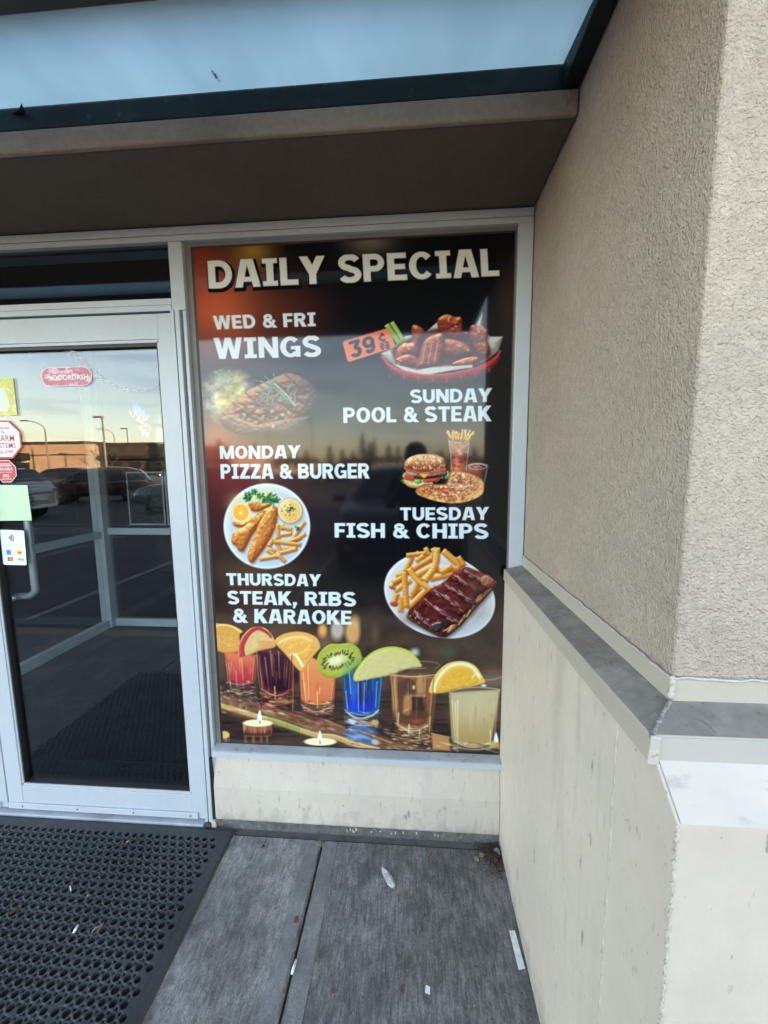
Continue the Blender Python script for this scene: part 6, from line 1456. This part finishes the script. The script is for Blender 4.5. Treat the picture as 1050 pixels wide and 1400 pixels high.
# side profile of a crossover: x along the car (front at +), belt height, roof height
ST = [(-2.28, .82, .86), (-2.20, 1.00, 1.06), (-2.02, 1.06, 1.22), (-1.66, 1.05, 1.60), (-1.0, 1.03, 1.67), (-.2, 1.01, 1.68), (.45, 1.00, 1.60), (.75, .995, 1.45), (1.18, 1.00, 1.09), (1.30, 1.01, 1.05), (1.85, .95, .985), (2.12, .84, .87), (2.27, .66, .68)]
def car(name, lab, body, loc, rz, group, sc_=1.0, hs_=1.0):
    t = thing(name, lab, 'car', (0, 0, 0), 0, group); b = MB(); rings = []
    for i, (x, bl, rf_) in enumerate(ST):
        e = min(1, (2.34 - abs(x)) / .55) ** .5; w = .90 * (.70 + .30 * e); gw_ = min(w - .02, .90 - .30 * max(0, rf_ - bl) / .62); low = .26 + (.10 if abs(x) > 2.1 else 0)
        side = [(w * .90, low), (w * .985, .45), (w, .70), (w * .985, bl - .03), (w * .955, bl), (gw_, rf_ - .05 if rf_ - bl > .1 else rf_ - .004), (gw_ * .86, rf_), (0, rf_ + .025)]
        rings.append([(x, -a, z) for a, z in side] + [(x, a, z) for a, z in side[::-1][1:]])
    n = len(rings[0]); b.v = [p for r_ in rings for p in r_]
    for i in range(len(rings) - 1):
        for k in range(n - 1): b.f.append((i * n + k, i * n + k + 1, (i + 1) * n + k + 1, (i + 1) * n + k))
        b.f.append((i * n + n - 1, i * n, (i + 1) * n, (i + 1) * n + n - 1))
    b.f += [tuple(range(n)), tuple(range((len(rings) - 1) * n, len(rings) * n))[::-1]]
    o = b.build('body', body, t, smooth=True); md = o.modifiers.new('sub', 'SUBSURF'); md.levels = 1; md.render_levels = 2
    gm = M('car_window', (.012, .014, .016), .06, spec=.9)
    def bw(x): i = max(k for k in range(len(ST)) if ST[k][0] <= x); i = min(i, len(ST) - 2); f = (x - ST[i][0]) / (ST[i + 1][0] - ST[i][0]); return ST[i][1] + f * (ST[i + 1][1] - ST[i][1]), ST[i][2] + f * (ST[i + 1][2] - ST[i][2])
    def sidew(xs, s_):
        w = MB()
        for x in xs:
            bl, r_ = bw(x); gww = .90 - .30 * max(0, r_ - bl) / .62
            w.v += [(x, s_ * .885, bl + .03), (x, s_ * (gww + .035), max(bl + .05, r_ - .13))]
        for i in range(len(xs) - 1): w.f.append((2 * i, 2 * i + 2, 2 * i + 3, 2 * i + 1))
        return w
    for s_ in (-1, 1):
        for xs in ([-.12, .3, .55, .95], [-1.05, -.6, -.22], [-1.75, -1.4, -1.15]): 
            ob = sidew(xs, s_).build('side_window', gm, t); m2 = ob.modifiers.new('sol', 'SOLIDIFY'); m2.thickness = .02; m2.offset = 0
    def cross(xa, xb, nm):
        w = MB()
        for x, f in ((xa, .0), (xb, .0)):
            bl, r_ = bw(x); ww = (.88 - .30 * max(0, r_ - bl) / .62) * .93
            for q in np.linspace(-1, 1, 7): w.v.append((x + (.03 if xa > 0 else -.03), q * ww, r_ + .035 - .03 * abs(q) ** 2))
        for k in range(6): w.f.append((k, k + 1, 8 + k, 7 + k))
        ob = w.build(nm, gm, t); m2 = ob.modifiers.new('sol', 'SOLIDIFY'); m2.thickness = .02
    cross(1.14, .52, 'windscreen'); cross(-2.0, -1.70, 'rear_window')
    for x in (-1.38, 1.42):
        for s_ in (-1, 1):
            w = thing('wheel', None, None); w.parent = t
            MB().lathe([(0, -.02), (.37, -.02), (.43, .0), (.43, .04), (0, .04)], (x, s_ * .865, .37), 'y', 22).build('arch', gril, w)
            MB().lathe([(.21, -.105), (.31, -.11), (.345, -.08), (.345, .08), (.31, .11), (.21, .105)], (x, s_ * .83, .345), 'y', 26).build('tyre', tyre, w, smooth=True)
            r_ = MB(); r_.lathe([(.20, -.02), (.225, -.02), (.225, .02), (.20, .02), (.20, -.02)], (x, s_ * .925, .345), 'y', 24)
            for k in range(5):
                a = k * 1.2566; c_, q_ = math.cos(a), math.sin(a)
                r_.add([(x - q_ * .03, s_ * .935, .345 + c_ * .03), (x + q_ * .03, s_ * .935, .345 - c_ * .03), (x + c_ * .21 + q_ * .045, s_ * .925, .345 + q_ * .21 - c_ * .045), (x + c_ * .21 - q_ * .045, s_ * .925, .345 + q_ * .21 + c_ * .045)], [(0, 1, 2, 3)])
            r_.build('rim', rim, w)
    for s_ in (-1, 1):
        MB().prism([(2.02, .80), (2.24, .70), (2.26, .62), (2.10, .66), (1.86, .84)], 'y', s_ * .62, s_ * .80).build('headlight', lampm, t, bevel=.02)
        MB().box(-2.27, -2.12, min(s_ * .56, s_ * .80), max(s_ * .56, s_ * .80), .82, .98).build('tail_light', tailm, t, bevel=.02)
        MB().prism([(.80, 1.02), (.98, 1.02), (1.0, 1.14), (.84, 1.18)], 'y', min(s_ * .93, s_ * 1.12), max(s_ * .93, s_ * 1.12)).build('mirror', body, t, bevel=.03)
    MB().box(2.20, 2.285, -.52, .52, .56, .74).build('grille', gril, t, bevel=.02); MB().box(2.18, 2.29, -.72, .72, .34, .44).build('bumper_intake', gril, t, bevel=.02); MB().box(-2.30, -2.24, -.26, .26, .62, .74).build('licence_plate', plate, t)
    t.location = loc; t.rotation_euler = (0, 0, rz); t.scale = (sc_, sc_, sc_ * hs_); return t
GRP = 'cars parked in the lot'
c1 = paint_mat('paint_maroon', (.046, .028, .027)); c2 = paint_mat('paint_black', (.022, .023, .026)); c3 = paint_mat('paint_silver', (.40, .42, .44), .5); c4 = paint_mat('paint_blue', (.05, .065, .10)); c5 = paint_mat('paint_grey', (.15, .155, .16), .4)
car('parked_car', 'dark maroon crossover in the middle of the door reflection', c1, (-15.3, -15.4, -.14), R(150), GRP)
car('parked_car', 'black crossover parked behind the maroon one', c2, (-23.0, -21.5, -.14), R(165), GRP)
car('parked_car', 'silver car at left of the door reflection, cut by green paper', c3, (-14.35, -8.75, -.14), R(172), GRP)
car('parked_car', 'distant dark blue crossover under the strip mall reflection', c4, (-17.6, -25.5, -.14), R(160), GRP)
car('parked_car', 'grey car whose wheel shows beside the event poster', c5, (-7.9, -11.6, -.14), R(162), GRP)
car('parked_car', 'large dark crossover looming behind the photographer', c2, (-.22, -5.0, -.14), R(90), GRP, 1.06, .93)
for k, (x, y, a, cc, lab) in enumerate([(-30, -24, 170, c5, 'grey car far across the lot at left'), (-19.5, -31, 20, c3, 'silver car far across the lot near the lamp post'), (-7, -34, 178, c2, 'black car far across the lot under the skyline')]):
    car('parked_car', lab, cc, (x, y, -.14), R(a), GRP)

# =====================================================================  the photographer, mirrored in the poster
ph = thing('person', 'person in dark jacket and hood holding up a phone, mirrored in poster', 'person', (.03, -.46, 0))
def skin(name, verts, edges, radii, mat, root=0, sub=2):
    me = bpy.data.meshes.new(name); o0 = origin(ph); me.from_pydata([(v[0] - o0.x, v[1] - o0.y, v[2] - o0.z) for v in verts], edges, [])
    o = bpy.data.objects.new(name, me); COL.objects.link(o); o.parent = ph; me.materials.append(mat)
    sm = o.modifiers.new('skin', 'SKIN'); sm.use_smooth_shade = True
    for i, r_ in enumerate(radii): me.skin_vertices[0].data[i].radius = (r_, r_) if not isinstance(r_, tuple) else r_; me.skin_vertices[0].data[i].use_root = (i == root)
    s_ = o.modifiers.new('sub', 'SUBSURF'); s_.levels = sub; s_.render_levels = sub; return o
jk = M('jacket', (.018, .019, .022), .8, var=[(12, .3)]); sk = M('skin', (.45, .27, .20), .5); jn = M('trousers', (.025, .028, .038), .85); shoe = M('shoe', (.03, .03, .03), .6); hair = M('hair', (.012, .010, .009), .6)
X0, Y0 = .03, -.46
V = [(X0, Y0, .95), (X0, Y0, 1.12), (X0, Y0 + .01, 1.30), (X0, Y0 + .015, 1.40), (X0, Y0 + .03, 1.47), (X0, Y0 + .05, 1.55), (X0, Y0 + .055, 1.62),
     (X0 - .10, Y0, .90), (X0 - .11, Y0 + .02, .50), (X0 - .12, Y0, .09), (X0 - .13, Y0 + .15, .045), (X0 + .10, Y0, .90), (X0 + .11, Y0 + .02, .50), (X0 + .12, Y0, .09), (X0 + .13, Y0 + .15, .045),
     (X0 - .17, Y0, 1.39), (X0 - .23, Y0 + .06, 1.15), (X0 - .09, Y0 + .32, 1.36), (X0 + .17, Y0, 1.39), (X0 + .23, Y0 + .06, 1.15), (X0 + .06, Y0 + .32, 1.36)]
Eg = [(0, 1), (1, 2), (2, 3), (3, 4), (4, 5), (5, 6), (0, 7), (7, 8), (8, 9), (9, 10), (0, 11), (11, 12), (12, 13), (13, 14), (3, 15), (15, 16), (16, 17), (3, 18), (18, 19), (19, 20)]
Rd = [(.17, .12), (.155, .115), (.18, .12), (.13, .10), .06, .085, .085, .09, .062, .045, .04, .09, .062, .045, .04, .07, .055, .035, .07, .055, .035]
skin('body', V, Eg, Rd, jk, 0)
b = MB(); prof = [(.0, .105), (.045, .095), (.075, .06), (.082, .01), (.078, -.04), (.062, -.085), (.035, -.115), (0, -.12)]
b.lathe([(r_ * .93, z) for r_, z in prof], (X0 - .004, Y0 + .085, 1.575), 'z', 20); b.build('head', sk, ph, smooth=True)
b = MB(); b.lathe([(0, .120), (.05, .110), (.088, .07), (.098, .01), (.092, -.05), (.080, -.07)], (X0 - .004, Y0 + .062, 1.575), 'z', 22); b.build('hair', hair, ph, smooth=True)
b = MB(); fy = Y0 + .085 + .074
b.prism([(-.012 + X0, 1.545), (.012 + X0, 1.545), (.006 + X0, 1.585), (-.006 + X0, 1.585)], 'y', fy - .01, fy + .012); b.build('nose', sk, ph, bevel=.005)
for s_ in (-1, 1):
    MB().lathe([(0, .012), (.010, .008), (.013, 0), (.010, -.008), (0, -.012)], (X0 + s_ * .031, fy - .008, 1.583), 'y', 12).build('eye', M('eye', (.5, .5, .5), .2), ph, smooth=True)
    MB().lathe([(0, .010), (.018, .008), (.026, 0), (.018, -.008), (0, -.010)], (X0 + s_ * .080, Y0 + .07, 1.565), 'x', 12).build('ear', sk, ph, smooth=True)
MB().box(X0 - .024, X0 + .024, fy - .016, fy - .002, 1.515, 1.523).build('mouth', M('lips', (.35, .14, .12), .5), ph, bevel=.003)
def hand(s_, wx, wy, wz):
    """palm and five separate fingers closed round the phone's edge"""
    px_ = .036 * s_ - .015
    MB().tube([(wx, wy, wz), (px_ + s_ * .022, -.045, 1.405), (px_ + s_ * .016, -.036, 1.43)], [.026, .030, .022], 10).build('palm', sk, ph, smooth=True)
    for k in range(4):
        z = 1.392 + k * .019; l = (.9, 1.0, .97, .8)[k]
        MB().tube([(px_ + s_ * .026, -.040, z), (px_ + s_ * .019, -.0215, z + .004), (px_ + s_ * (.019 - .022 * l), -.0095, z + .007)], [.0092, .0086, .0072], 8).build('finger', sk, ph, smooth=True)
    MB().tube([(px_ + s_ * .020, -.048, 1.40), (px_ + s_ * .004, -.041, 1.425), (px_ - s_ * .012, -.034, 1.447)], [.012, .010, .008], 8).build('thumb', sk, ph, smooth=True)
hand(-1, X0 - .09, Y0 + .32, 1.36); hand(1, X0 + .06, Y0 + .32, 1.36)
fo = thing('phone', 'black phone held up in both hands by the mirrored person', 'phone', (-.015, -.021, 1.37))
MB().box(-.051, .021, -.026, -.018, 1.37, 1.518).build('phone_case', M('phone_black', (.015, .015, .017), .3), fo, bevel=.004)
MB().box(-.047, .017, -.0272, -.0262, 1.378, 1.510).build('screen', M('screen', (.02, .02, .022), .1), fo)
b = MB()
for dx, dz in ((0, 1.5), (-.02, 1.49), (0, 1.48)): b.lathe([(0, .0), (.0065, .0), (.0075, -.002)], (dx, -.0175, dz), 'y', 16)
b.build('lens', M('lens', (.01, .01, .012), .08), fo)
